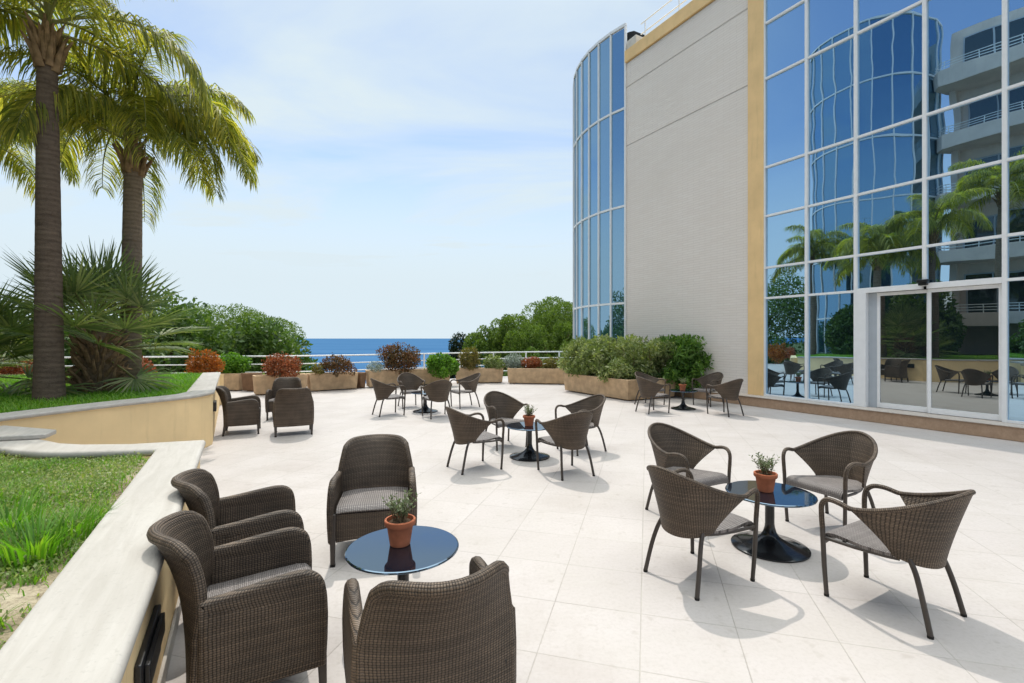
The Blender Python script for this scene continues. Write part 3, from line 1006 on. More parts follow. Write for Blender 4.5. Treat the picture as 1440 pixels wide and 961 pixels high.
# tall tussocks in the bed
def tussock(x, y, n, h, seed, label):
    gg = np.random.default_rng(seed)
    r = gg.random(n) ** .7 * .13; a_ = gg.random(n) * 2 * PI
    base = np.c_[r * np.cos(a_), r * np.sin(a_), np.zeros(n)]
    o_ = blades('grass_tussock', base, h, .011, seed, M['grass'], .75)
    o_.location = (x, y, soil_z(x, y))
    tag(o_, label, 'grass tussock', 'tall grass tussocks in the near bed')
tussock(*px(50, 775, .7)[:2], 130, .17, 31, 'tall bright tussock standing at the edge of the bare sandy patch')
tussock(*px(95, 745, .7)[:2], 70, .13, 32, 'small tussock beside the stone cap near the bare sandy patch')
tussock(*px(15, 745, .7)[:2], 110, .17, 33, 'dark tussock at the left edge of the near bed')
# ------------------------------------------------------------------ railing round the terrace
rr = empty('railing', (0, 0, 0))
tag(rr, 'white tubular railing along the sea side of the terrace', 'railing')
for z in (1.12, .84, .56, .28):
    MB().tube([(x, y, z) for x, y in rail_pts], .027 if z > 1 else .018, 8).build('rail', M['rail_white'], rr, smooth=40)
acc, last = 0, None
for i in range(len(rail_pts) - 1):
    a, b = Vector(rail_pts[i]), Vector(rail_pts[i + 1])
    L = (b - a).length
    k = math.ceil(acc / 1.65) * 1.65 - acc
    while k < L:
        p = a + (b - a) * (k / L)
        MB().box((p.x, p.y, .55), (.05, .05, 1.1), math.atan2(b.y - a.y, b.x - a.x)).build('post', M['rail_white'], rr)
        k += 1.65
    acc += L

# ------------------------------------------------------------------ planter boxes and their shrubs
def planter(a, b, depth, h, label, mat='plantbox', cat='planter', group='stone planter boxes along the railing', taper=.04):
    """front bottom edge from a to b (seen from the terrace), box behind it"""
    a, b = Vector(a[:2]), Vector(b[:2])
    L = (b - a).length
    root = empty('planter_box', ((a.x + b.x) / 2, (a.y + b.y) / 2, 0), math.atan2(b.y - a.y, b.x - a.x))
    tag(root, label, cat, group)
    x, t = L / 2, .06
    m_ = MB()
    rim = [(-x, 0), (x, 0), (x, depth), (-x, depth)]
    bot = [(-x + taper, taper), (x - taper, taper), (x - taper, depth - taper), (-x + taper, depth - taper)]
    inn = [(-x + t, t), (x - t, t), (x - t, depth - t), (-x + t, depth - t)]
    v_ = [(*p, .03) for p in bot] + [(*p, h) for p in rim] + [(*p, h) for p in inn] + [(*p, h - .12) for p in inn]
    f_ = [(3, 2, 1, 0)]
    for s_ in range(3):
        for i in range(4):
            j = (i + 1) % 4
            f_.append((s_ * 4 + i, s_ * 4 + j, s_ * 4 + 4 + j, s_ * 4 + 4 + i))
    f_.append((12, 13, 14, 15))
    m_.add(v_, f_)
    m_.build('box', M[mat], root, bevel=.018, bseg=2)
    MB().box((0, depth / 2, h - .09), (L - .14, depth - .14, .05)).build('soil', M['potsoil'], root)
    ft = MB()
    for sx in (-1, 1):
        ft.box((sx * (x - .25), depth / 2, .013), (.12, depth * .6, .026))
    ft.build('foot', M['plantbox_brown'], root)
    return root
def fl(x, y):
    return px(x, y)
planter((-9.75, 16.3), (-9.02, 16.15), .5, .58, 'short pale planter box behind the armchair by the wall end')
planter((-8.9, 16.05), (-8.45, 15.95), .45, .60, 'small dark brown planter box between two pale ones', 'plantbox_brown')
planter(fl(358, 557), fl(433, 552.5), .52, .60, 'pale planter box behind the pair of armchairs, holding the bright red shrub')
planter(fl(435, 551.6), fl(504, 547.5), .52, .585, 'pale planter box with a flat topped red shrub, sea behind it')
planter(fl(507, 546.8), fl(516, 545.8), .5, .55, 'narrow brown planter box wedged in between longer ones', 'plantbox_brown')
planter(fl(518, 546), fl(634, 540.5), .55, .60, 'longest planter box, holding the round dark maroon bush')
planter(fl(641, 540), fl(708, 539), .55, .58, 'pale planter box under the olive brown bush')
planter(fl(713, 540), fl(800, 541.5), .55, .60, 'pale planter box with silver and rusty plants left of the hedge')
HP = empty('planter_box', (1.72, 16.35, 0), math.atan2(-U.y, -U.x))
HP = planter((1.68, 16.3), (3.20, 13.5), 1.9, .60, 'large stone planter box filled by the tall hedge, close to the wall', group='hedge planters', taper=.06)

def shrub(name, loc, lobes, n, ln, wd, seed, mat, label, cat='shrub', group=None, stems=4, up=.2, fill=.5):
    root = empty(name, loc)
    tag(root, label, cat, group)
    leaf_cloud('foliage', n, lobes, ln, wd, seed, M[mat], root, fill=fill, up=up)
    m_ = MB(); gg = random.Random(seed)
    top = max(l[2] for l in lobes)
    for i in range(stems):
        l = gg.choice(lobes)
        m_.tube([(gg.uniform(-.05, .05), gg.uniform(-.05, .05), -.05), (l[0] * .4, l[1] * .4, l[2] * .5), (l[0] * .8, l[1] * .8, l[2])], [.014, .011, .006], 6)
    m_.build('stem', M['stem'], root, smooth=60)
    return root
def dome(rx, ry, rz, k=9, seed=1, base=.15):
    gg = random.Random(seed)
    L = [(0, 0, base + rz * .34, rx * .86, ry * .86, rz * .56)]
    base -= .12
    for i in range(k):
        a_ = 2 * PI * i / k + gg.uniform(-.2, .2); rr_ = gg.uniform(.35, .85)
        L.append((rx * rr_ * math.cos(a_), ry * rr_ * math.sin(a_), base + rz * gg.uniform(.22, .72), rx * gg.uniform(.2, .46), ry * gg.uniform(.2, .46), rz * gg.uniform(.2, .4)))
    return L
def at(x, d, z):
    return ((x - 720) / F_PX * d, d, z)
SG = 'shrubs in the planter boxes'
shrub('shrub', at(395, 15.2, .52), dome(.66, .42, .70, 9, 1), 2600, .085, .038, 101, 'red_shrub', 'bright rusty red rounded shrub behind the pair of armchairs', group=SG)
shrub('shrub', at(474, 16.4, .50), dome(.62, .36, .62, 9, 2), 2200, .08, .034, 102, 'dark_shrub', 'flat topped red and green shrub with the sea behind it', group=SG)
shrub('shrub', at(447, 16.1, .50), dome(.22, .25, .30, 6, 3), 500, .08, .03, 103, 'olive_shrub', 'small olive tuft at the left end of the flat red shrub box', group=SG)
shrub('shrub', at(563, 17.7, .52), dome(.84, .5, 1.02, 11, 4), 5200, .08, .036, 104, 'dark_shrub', 'large dark maroon rounded bush behind the back left table', group=SG)
shrub('shrub', at(527, 17.4, .50), dome(.30, .25, .32, 6, 5), 700, .10, .018, 105, 'grey_shrub', 'low pale spiky plant at the foot of the dark maroon bush', group=SG)
shrub('shrub', at(621, 17.9, .32), dome(.62, .45, .80, 9, 6), 3200, .10, .06, 106, 'lime_shrub', 'bright green bush spilling over the longest planter box', group=SG)
shrub('shrub', at(660, 19.0, .52), dome(.52, .4, .82, 9, 7), 2400, .09, .034, 107, 'olive_shrub', 'olive brown rounded bush right of the bright green one', group=SG)
shrub('shrub', at(694, 19.2, .50), dome(.42, .3, .55, 7, 8), 1100, .09, .04, 108, 'hedge', 'pale green low plant beside the olive brown bush', group=SG)
shrub('shrub', at(723, 19.2, .50), dome(.42, .32, .60, 7, 9), 1500, .10, .026, 109, 'grey_shrub', 'silvery grey plant at the left end of its box', group=SG)
shrub('shrub', at(748, 19.1, .50), dome(.50, .3, .44, 7, 10), 1300, .075, .04, 110, 'red_shrub', 'low rusty plant right of the silvery grey one', group=SG)
shrub('shrub', at(778, 18.9, .50), dome(.55, .3, .42, 7, 11), 1200, .075, .04, 111, 'olive_shrub', 'low olive plant beside the left end of the hedge', group=SG)
shrub('shrub', at(325, 16.6, .45), dome(.62, .4, .75, 9, 12), 2300, .10, .06, 112, 'lime_shrub', 'light green bush above the armchair by the wall end', group=SG)
shrub('shrub', at(289, 13.6, .45), dome(.50, .42, .95, 9, 13), 2600, .085, .036, 113, 'orange_shrub', 'orange leaved shrub at the far corner of the palm lawn')
shrub('shrub', at(195, 13.4, .6), dome(.42, .35, .55, 8, 14), 1500, .075, .036, 114, 'red_shrub', 'pinkish red shrub behind the spiky fan palm')
shrub('shrub', at(36, 13.2, .6), dome(.9, .35, .55, 8, 15), 2200, .075, .036, 115, 'red_shrub', 'pinkish red shrub behind the first palm trunk, at the photo edge')

# hedge in the big planter (local frame: x along its front)
hx = empty('hedge', (*((Vector((1.68, 16.3)) + Vector((3.20, 13.5))) / 2), .5), math.atan2(-2.8, 1.52))
tag(hx, 'tall loose grey green hedge growing in the large stone planter', 'hedge')
gg = random.Random(21)
lob = []
for i in range(74):
    lob.append((gg.uniform(-1.6, 1.4), gg.uniform(.15, 2.1), gg.uniform(.18, 1.06), gg.uniform(.26, .42), gg.uniform(.26, .4), gg.uniform(.22, .34)))
lob += [(x_ * .42 - 1.5, gg.uniform(-.02, .12), gg.uniform(.10, .5), .30, .24, .26) for x_ in range(7)]
leaf_cloud('foliage', 30000, lob, .115, .044, 22, M['hedge'], hx, fill=.6, up=.3)
m_ = MB()
for i in range(30):
    x, y = gg.uniform(-1.5, 1.2), gg.uniform(.3, 1.5)
    m_.tube([(x, y, -.08), (x + gg.uniform(-.2, .2), y + gg.uniform(-.15, .15), .6), (x + gg.uniform(-.3, .3), y + gg.uniform(-.2, .2), 1.2)], [.016, .011, .004], 6)
m_.build('stem', M['stem'], hx, smooth=60)
lob = [(gg.uniform(-.42, .42), gg.uniform(-.4, .4), gg.uniform(.1, 1.36), gg.uniform(.2, .36), gg.uniform(.2, .36), gg.uniform(.2, .34)) for i in range(30)]
lob = [(x_ * 1.25, y_, z_ * (1 - .25 * abs(x_)), a_, b_, c_) for x_, y_, z_, a_, b_, c_ in lob]
planter((4.35, 14.75), (5.30, 15.30), .8, .55, 'small planter box against the stone wall under the glossy shrub', group='hedge planters')
shrub('tall_shrub', (*at(961, 14.5, .35)[:2], .38), lob, 8000, .13, .05, 24, 'hedge_green', 'tall glossy green shrub against the stone wall, at the hedge end', 'shrub', stems=9, up=.5, fill=.7)

# ------------------------------------------------------------------ trees beyond the railing
def limb_tree(name, loc, h, lobes, n, ln, wd, seed, mat, label, group, trunk_r=.25, bark='bark', up=.2, fill=.4):
    root = empty(name, loc)
    tag(root, label, 'tree', group)
    m_ = MB(); gg = random.Random(seed)
    cxm = sum(l[0] for l in lobes) / len(lobes); cym = sum(l[1] for l in lobes) / len(lobes)
    fork = (cxm * .4, cym * .4, h * .45)
    m_.tube([(0, 0, -1.2), (cxm * .1, cym * .1, h * .2), fork], [trunk_r * 1.3, trunk_r, trunk_r * .8], 10)
    for l in gg.sample(lobes, min(9, len(lobes))):
        mid = [(fork[i] * .5 + l[i] * .5) for i in range(3)]
        m_.tube([fork, (mid[0], mid[1], mid[2] - .2), (l[0], l[1], l[2])], [trunk_r * .55, trunk_r * .35, trunk_r * .12], 7)
    m_.build('trunk', M[bark], root, smooth=60)
    leaf_cloud('crown', n, lobes, ln, wd, seed, M[mat], root, fill=fill, up=up)
    return root
def umbrella(rx, ry, h0, h1, k, seed, lob=.24):
    """clumped dome of lobes"""
    gg = random.Random(seed); L = []
    for i in range(k):
        a_ = gg.uniform(0, 2 * PI); r_ = math.sqrt(gg.random()) * .88
        z = h0 + (h1 - h0) * ((max(0, 1 - r_ ** 3)) ** .5 * (1 - .75 * gg.random() ** 1.6)) * .88
        s_ = gg.uniform(.75, 1.3) * lob
        L.append((rx * r_ * math.cos(a_), ry * r_ * math.sin(a_), z, rx * s_, ry * s_, (h1 - h0) * s_ * .8))
    return L
PG = 'umbrella pines beyond the railing'
gz_ = lambda x, y: ground_z(x, y)
def pine(cx_, cy_, rx, top, bottom, k, n, seed, label, lobsz=.24):
    z0 = gz_(cx_, cy_)
    limb_tree('pine_tree', (cx_, cy_, z0), top - z0, umbrella(rx, rx * .9, bottom - z0, top - z0, int(k * 1.9), seed, lobsz * .9), int(n * 3.4), .17, .075, seed, 'pine', label, PG, .3, fill=.16, up=.35)
pine(-27.0, 44, 7.6, 4.7, -3.5, 46, 26000, 41, 'wide round pine rising behind the orange shrub, sea to its right')
pine(-20.8, 41, 2.9, 2.2, -2.5, 22, 8000, 42, 'small pine forming the low right shoulder of the wide left one')
pine(4.3, 42, 5.6, 4.7, -2.5, 44, 28000, 43, 'tallest umbrella pine, partly behind the curved glass tower')
pine(-.5, 38, 3.0, 3.5, -2.2, 22, 9000, 44, 'smaller pine in front of the tallest one, left of the glass tower')
pine(3.2, 36, 2.9, 2.9, -2.5, 22, 9000, 47, 'low pine filling the gap below the tallest umbrella pine')
z0 = gz_(-5.3, 50)
limb_tree('dark_tree', (-5.3, 50, z0), 7, [(0, 0, 2.6 - z0 - 1.6, 1.15, 1.1, 1.3), (.4, 0, .2 - z0, 1.5, 1.2, 1.2), (-.3, 0, -1 - z0, 1.5, 1.2, 1.4), (.5, .2, -2.2 - z0, 1.7, 1.3, 1.4)], 5200, .3, .12, 45, 'cypress', 'small dark tree standing against the sea, left of the pines', None, .15)
TG = 'leafy trees behind the palm lawn'
for i, (x, y, r_, top, lab, sd) in enumerate([(-22.5, 19.0, 3.0, 3.1, 'broad leafy tree behind the first fan palm at the photo edge', 51),
                                    (-18.3, 19.6, 2.6, 2.9, 'leafy tree seen behind the first palm trunk', 52),
                                    (-14.6, 20.6, 2.6, 3.3, 'leafy tree seen between the spiky fan palm and the second palm trunk', 53),
                                    (-11.4, 22.0, 2.3, 2.3, 'low leafy tree right of the fan palm, before the wide pine', 54),
                                    (-17.5, 15.2, 1.9, 2.7, 'leafy tree standing next to the glass tower, left of the photo', 55)]):
    z0 = gz_(x, y) if y > 16 else 0
    limb_tree('leafy_tree', (x, y, z0), top - z0, umbrella(r_, r_, -1.3 - z0, top - z0, 30, sd, .27), 9000, .24, .11, sd, 'tree', lab, TG, .16, fill=.5)
for i, (x, y, r_, top, lab, sd) in enumerate([(-28.5, 16.0, 4.2, 7.6, 'large leafy tree far left of the photo, mirrored low in the first glass column', 56),
                                    (-31.0, 10.5, 4.5, 7.0, 'large leafy tree behind the round glass tower', 57),
                                    (-31.5, 21.0, 3.6, 6.0, 'leafy tree far left beyond the railing, left of the photo', 58),
                                    (-12.9, 7.2, 1.7, 4.2, 'bushy tree before the round glass tower, mirrored in the hotel doors', 59),
                                    (-12.5, 9.9, 1.4, 3.4, 'small bushy tree beside the feather palm at the round tower', 60),
                                    (-11.6, 2.6, 1.3, 2.6, 'small bushy tree under the apartment balconies', 61)]):
    z0 = -1.6 if x < -24 else 0
    limb_tree('leafy_tree', (x, y, z0), top - z0, umbrella(r_, r_, -.6 - z0, top - z0, 34, sd, .29), 12000, .24, .11, sd, 'tree', lab, 'leafy trees left of the photo', .16, fill=.4)
BG_ = 'low bushes on the slope below the railing'
for i, (x, y, r_, top, lab) in enumerate([(-9.2, 19.2, 1.3, .95, 'low green bush below the railing behind the bright red shrub'), (-7.2, 20.6, 1.0, .3, 'low bush below the railing next to the flat topped red shrub'),
                                 (-.6, 26.5, 1.9, .75, 'low bush below the railing at the foot of the smaller pine'), (2.4, 27, 2.0, .9, 'low bush below the railing beside the glass tower')]):
    z0 = gz_(x, y)
    shrub('bush', (x, y, z0), dome(r_, r_ * .8, top - z0, 10, 60 + i, 0), 3600, .16, .075, 60 + i, 'tree', lab, 'bush', BG_)

# ------------------------------------------------------------------ queen palms
def frond_mesh(seed, e0, droop, L=2.7, nl=112, leaf=.68):
    """one feather frond growing along local +X; returns (leaflets object data, rachis mesh builder)"""
    gg = random.Random(seed)
    n = 26
    pts, p, e = [], Vector((0, 0, 0)), e0
    for i in range(n + 1):
        pts.append(p.copy())
        s = i / n
        e = e0 - droop * (s ** 1.25)
        p = p + Vector((math.cos(R(e)), 0, math.sin(R(e)))) * (L / n)
    V, Fc = [], []
    for i in range(nl * 2):
        s = .20 + .80 * ((i // 2) + gg.random() * .8) / nl
        s = min(s, .999)
        k = s * n; a_ = int(k)
        base = pts[a_].lerp(pts[a_ + 1], k - a_)
        tg = (pts[a_ + 1] - pts[a_]).normalized()
        sd = 1 if i % 2 else -1
        nrm = Vector((0, 1, 0)).cross(tg) * -1
        ln = leaf * (.55 + .6 * math.sin(PI * min(1, (s - .12) / .88) ** .8)) * gg.uniform(.8, 1.15)
        roll = gg.uniform(-.75, .75)
        d0 = (tg * gg.uniform(.45, .8) + Vector((0, sd, 0)) * .9 + nrm * roll * .6).normalized()
        w = gg.uniform(.010, .016)
        g0 = gg.uniform(1.0, 2.1)
        q, d_ = base.copy(), d0.copy()
        wd = d_.cross(Vector((gg.uniform(-.5, .5), gg.uniform(-.5, .5), 1))).normalized()
        o_ = len(V)
        for m_, ww in ((0, .6), (1, 1.0), (2, .85), (3, .08)):
            V.append(q + wd * w * ww); V.append(q - wd * w * ww)
            q = q + d_ * ln / 3
            d_ = (d_ + Vector((0, 0, -1)) * g0 * .62).normalized()
            wd = (wd - d_ * wd.dot(d_)).normalized()
        for m_ in range(3):
            Fc.append((o_ + 2 * m_, o_ + 2 * m_ + 1, o_ + 2 * m_ + 3, o_ + 2 * m_ + 2))
    return V, Fc, pts
def frond_proto(seed, e0, droop, L=2.7, **k):
    V, Fc, pts = frond_mesh(seed, e0, droop, L, **k)
    o_ = np_mesh('frond', [tuple(v) for v in V], Fc, 4, M['frond'])
    m_ = MB().tube(pts, [.030 * (1 - .85 * i / len(pts)) for i in range(len(pts))], 6)
    r_ = m_.build('rachis', M['rachis'], o_, smooth=60)
    return o_
FR = [frond_proto(201, 82, 105), frond_proto(202, 66, 120), frond_proto(203, 50, 125), frond_proto(204, 32, 118), frond_proto(205, 12, 95), frond_proto(206, 58, 150)]
def palm(loc, h, r0, r1, lean, seed, label, nf=24, sc=1.0, extra=(), bark='trunk'):
    root = empty('queen_palm', loc)
    tag(root, label, 'palm tree', 'tall feather palms')
    gg = random.Random(seed)
    n = 60
    pts = [(lean[0] * (i / n) ** 1.2, lean[1] * (i / n), h * i / n) for i in range(n + 1)]
    rad = []
    for i in range(n + 1):
        s = i / n
        r_ = r0 * 1.12 * math.exp(-s * 14) + r0 * (1 - s) * .55 + r1 * (.45 + .55 * s) - r0 * .0
        r_ = r0 + (r1 - r0) * s + .10 * r0 * math.exp(-s * 16)
        rad.append(r_ * (1 + .009 * math.sin(i * 2.4) + gg.uniform(-.008, .008)))
    MB().tube(pts, rad, 20).build('trunk', M[bark], root, smooth=60)
    top = Vector(pts[-1])
    # boots: old leaf bases clasping the top of the trunk
    bm_ = MB()
    for i in range(34):
        a_ = i * 2.399; lv = i / 34
        d_ = Vector((math.cos(a_), math.sin(a_), 0))
        b0 = top + Vector((0, 0, -.10 + .42 * lv)) + d_ * r1 * (.95 - .5 * lv)
        flare = gg.uniform(.04, .22)
        bm_.tube([b0, b0 + d_ * flare * .35 + Vector((0, 0, .18)), b0 + d_ * flare + Vector((0, 0, .36 + gg.uniform(0, .1)))], [.062 - .02 * lv, .046 - .012 * lv, gg.uniform(.006, .02)], 6)
    bm_.tube([top - Vector((0, 0, .02)), top + Vector((0, 0, .35)), top + Vector((0, 0, .75))], [r1 * .95, r1 * .75, .05], 12)
    bm_.build('boots', M['boot'], root, smooth=60)
    for i in range(nf):
        lv = i / nf
        proto = FR[min(4 if lv < .1 else 3, int((1 - lv) * 5))] if gg.random() > .2 else FR[gg.choice((2, 3, 5))]
        f_ = copy_tree(proto, root)
        f_.location = top + Vector((0, 0, .50 + .34 * lv))
        f_.rotation_euler = (gg.uniform(-.12, .12), gg.uniform(-.1, .1), i * 2.399 + gg.uniform(-.25, .25) + seed)
        s_ = sc * gg.uniform(.88, 1.1)
        f_.scale = (s_, s_, s_)
    for (k, az, s_) in extra:
        f_ = copy_tree(FR[k], root)
        f_.location = top + Vector((0, 0, .62))
        f_.rotation_euler = (0, 0, R(az))
        f_.scale = (s_, s_, s_)
palm((-7.0, 7.4, .78), 5.1, .18, .122, (-.03, 0), 1, 'tallest looking feather palm with dark trunk near the lawn front', 15, .90, bark='trunk_dark')
palm((-7.22, 9.25, .78), 4.15, .175, .145, (.02, .05), 2, 'second feather palm, its whole golden crown against the sky', 21, .94, ((5, -10, 1.05), (3, 5, 1.0), (4, -25, .95)))
palm((-13.3, 12.1, .0), 6.1, .19, .16, (.1, 0), 3, 'feather palm mostly outside the photo, beside the round glass tower', 22, .95)
palm((-9.6, 4.6, .78), 7.0, .19, .16, (.1, 0), 4, 'feather palm outside the photo, mirrored before the balconies', 22, .95)
for f_ in FR:
    for ch in list(f_.children):
        bpy.data.objects.remove(ch)
    bpy.data.objects.remove(f_)

# ------------------------------------------------------------------ fan palms
def fan_proto(seed, pet=.75, rayl=.72, nr_=30, droop=.5):
    gg = random.Random(seed)
    V, Fc = [], []
    tip = Vector((pet, 0, 0))
    for i in range(nr_):
        a_ = (-112 + 224 * i / (nr_ - 1)) * PI / 180
        d_ = Vector((math.cos(a_), math.sin(a_), .10 * abs(math.sin(a_)) + .06 * (i % 2)))
        ln = rayl * (1 - .28 * abs(a_) / 2) * gg.uniform(.88, 1.06)
        wd = Vector((-math.sin(a_), math.cos(a_), (.6 if i % 2 else -.6))).normalized()
        q = tip + d_ * .04
        o_ = len(V)
        for m_, ww in ((0, .006), (1, .016), (2, .012), (3, .0015)):
            V.append(q + wd * ww); V.append(q - wd * ww)
            q = q + d_ * ln / 3
            d_ = (d_ + Vector((0, 0, -1)) * droop * (.10 + .22 * m_) * gg.uniform(.6, 1.3)).normalized()
        for m_ in range(3):
            Fc.append((o_ + 2 * m_, o_ + 2 * m_ + 1, o_ + 2 * m_ + 3, o_ + 2 * m_ + 2))
    o_ = np_mesh('fan_leaf', [tuple(v) for v in V], Fc, 4, M['fan'])
    MB().tube([(0, 0, 0), (pet * .5, 0, .02), (pet + .02, 0, 0)], [.018, .013, .009], 6).build('petiole', M['rachis'], o_, smooth=60)
    return o_
FP = [fan_proto(301, .85, .80, 32, .25), fan_proto(302, .80, .78, 30, .55), fan_proto(303, .75, .76, 30, .95)]
def fan_palm(loc, h, seed, label, n=44, sc=1.0, rb=.27):
    root = empty('fan_palm', loc)
    tag(root, label, 'palm', 'bushy fan palms')
    gg = random.Random(seed)
    m_ = MB()
    m_.tube([(0, 0, -.1), (0, 0, h * .35), (.02, 0, h * .8), (0, 0, h + .1)], [rb * 1.05, rb, rb * .8, rb * .45], 16)
    m_.build('trunk', M['fan_trunk'], root, smooth=60)
    m_ = MB()
    for i in range(90):
        a_ = i * 2.399; z = h * (.06 + .9 * i / 90)
        d_ = Vector((math.cos(a_), math.sin(a_), 0))
        b0 = d_ * rb * (.95 - .3 * i / 90) + Vector((0, 0, z))
        m_.tube([b0, b0 + d_ * .10 + Vector((0, 0, .10)), b0 + d_ * gg.uniform(.14, .26) + Vector((0, 0, .16 + gg.uniform(-.1, .14)))], [.040, .03, .012], 5)
    m_.build('leaf_bases', M['boot'], root, smooth=60)
    for i in range(n):
        s = i / n
        e = R(87 - 100 * s ** .9 + gg.uniform(-8, 8) - (35 if s > .75 and gg.random() < .5 else 0))
        k = 0 if s < .45 else (1 if s < .72 else 2)
        f_ = copy_tree(FP[k], root)
        f_.location = (0, 0, h * (1.02 - .35 * s))
        f_.rotation_euler = (gg.uniform(-.5, .5), -e, i * 2.399 + gg.uniform(-.3, .3))
        q_ = sc * gg.uniform(.85, 1.1)
        f_.scale = (q_, q_, q_)
fan_palm((-7.15, 8.45, .78), 1.0, 5, 'spiky fan palm with shaggy trunk at the foot of the second palm', 38, 1.06)
fan_palm((-8.75, 7.7, .78), .55, 6, 'bushy fan palm cut by the left edge of the photo', 40, 1.02, .25)
for f_ in FP:
    for ch in list(f_.children):
        bpy.data.objects.remove(ch)
    bpy.data.objects.remove(f_)

# ------------------------------------------------------------------ tub chairs (local +Y is where the sitter looks)
def tub_rim(s):
    a_ = s * PI / 2
    t = 1 - abs(s)
    z = .655 + .185 * (3 * t * t - 2 * t ** 3) ** .8
    return Vector((.325 * math.sin(a_), -.395 + .49 * (1 - math.cos(a_)), z))
def tub_bottom(s):
    a_ = s * R(82)
    return Vector((.212 * math.sin(a_), -.262 + .20 * (1 - math.cos(a_)), .352 + .055 * s * s))
def make_tub_chair():
    root = empty('tub_chair')
    ni, nj = 40, 14
    Pg, UVg = [], []
    acc = 0
    for i in range(ni + 1):
        s = -1 + 2 * i / ni
        b, t = tub_bottom(s), tub_rim(s)
        row, uvr = [], []
        for j in range(nj + 1):
            v = j / nj
            vx = v ** 1.22
            p = Vector((b.x + (t.x - b.x) * vx, b.y + (t.y - b.y) * vx, b.z + (t.z - b.z) * v))
            row.append(p)
            uvr.append((s * .40 * (1 - .3 + .3 * v), (p.z)))
        Pg.append(row); UVg.append(uvr)
    MB().shell(Pg, UVg, .016).build('backrest', M['wicker'], root, smooth=50)
    MB().tube([tub_rim(-1 + 2 * i / 48) for i in range(49)], .0155, 10).build('rim', M['wicker'], root, smooth=60)
    for sd in (-1, 1):
        e = tub_rim(sd)
        e0 = tub_rim(sd * .93)
        path = smooth_path([e0, e, (sd * .318, .175, .672), (sd * .303, .245, .668), (sd * .291, .285, .625), (sd * .283, .292, .55), (sd * .279, .288, .46)], 5)[5:]
        MB().tube(path, .0168, 10).build('arm', M['wicker'], root, smooth=60)
        leg = MB().tube([(sd * .279, .288, .46), (sd * .272, .28, .2), (sd * .263, .27, .012)], [.0166, .0155, .0145], 10)
        lg = leg.build('leg', M['chair_tube'], root, smooth=60)
        MB().tube([(sd * .263, .27, .0), (sd * .263, .27, .016)], .0162, 10).build('foot', M['rubber'], lg, smooth=40)
        rl = smooth_path([(sd * .178, -.165, .405), (sd * .195, -.205, .33), (sd * .215, -.245, .20), (sd * .232, -.29, .012)], 5)
        lg = MB().tube(rl, .0155, 10).build('leg', M['chair_tube'], root, smooth=60)
        MB().tube([(sd * .232, -.29, .0), (sd * .232, -.29, .016)], .0165, 10).build('foot', M['rubber'], lg, smooth=40)
        MB().tube([(sd * .273, .272, .395), (sd * .25, .1, .388), (sd * .212, -.05, .385), (sd * .185, -.12, .385)], .012, 8).build('seat_rail', M['chair_tube'], root, smooth=60)
    MB().tube([(-.273, .268, .392), (.273, .268, .392)], .012, 8).build('seat_rail', M['chair_tube'], root, smooth=60)
    prof = [(-.235, .412, .095), (-.20, .411, .148), (-.16, .410, .180), (-.10, .411, .204), (-.04, .413, .226), (.06, .420, .250), (.16, .431, .256), (.225, .436, .258), (.262, .430, .258), (.284, .414, .257), (.289, .392, .255), (.286, .366, .254)]
    Pg, UVg, ln = [], [], 0
    for k, (y, z, w) in enumerate(prof):
        if k:
            ln += math.hypot(y - prof[k - 1][0], z - prof[k - 1][1])
        row, uvr = [], []
        for i in range(15):
            u = -1 + 2 * i / 14
            zz_ = z - .012 * (1 - u * u) * (1 if y < .24 else .2) - .012 * abs(u) ** 6
            row.append(Vector((u * w, y, zz_))); uvr.append((u * w, ln))
        Pg.append(row); UVg.append(uvr)
    MB().shell(Pg, UVg, .022).build('seat', M['wicker_seat'], root, smooth=50)
    return root

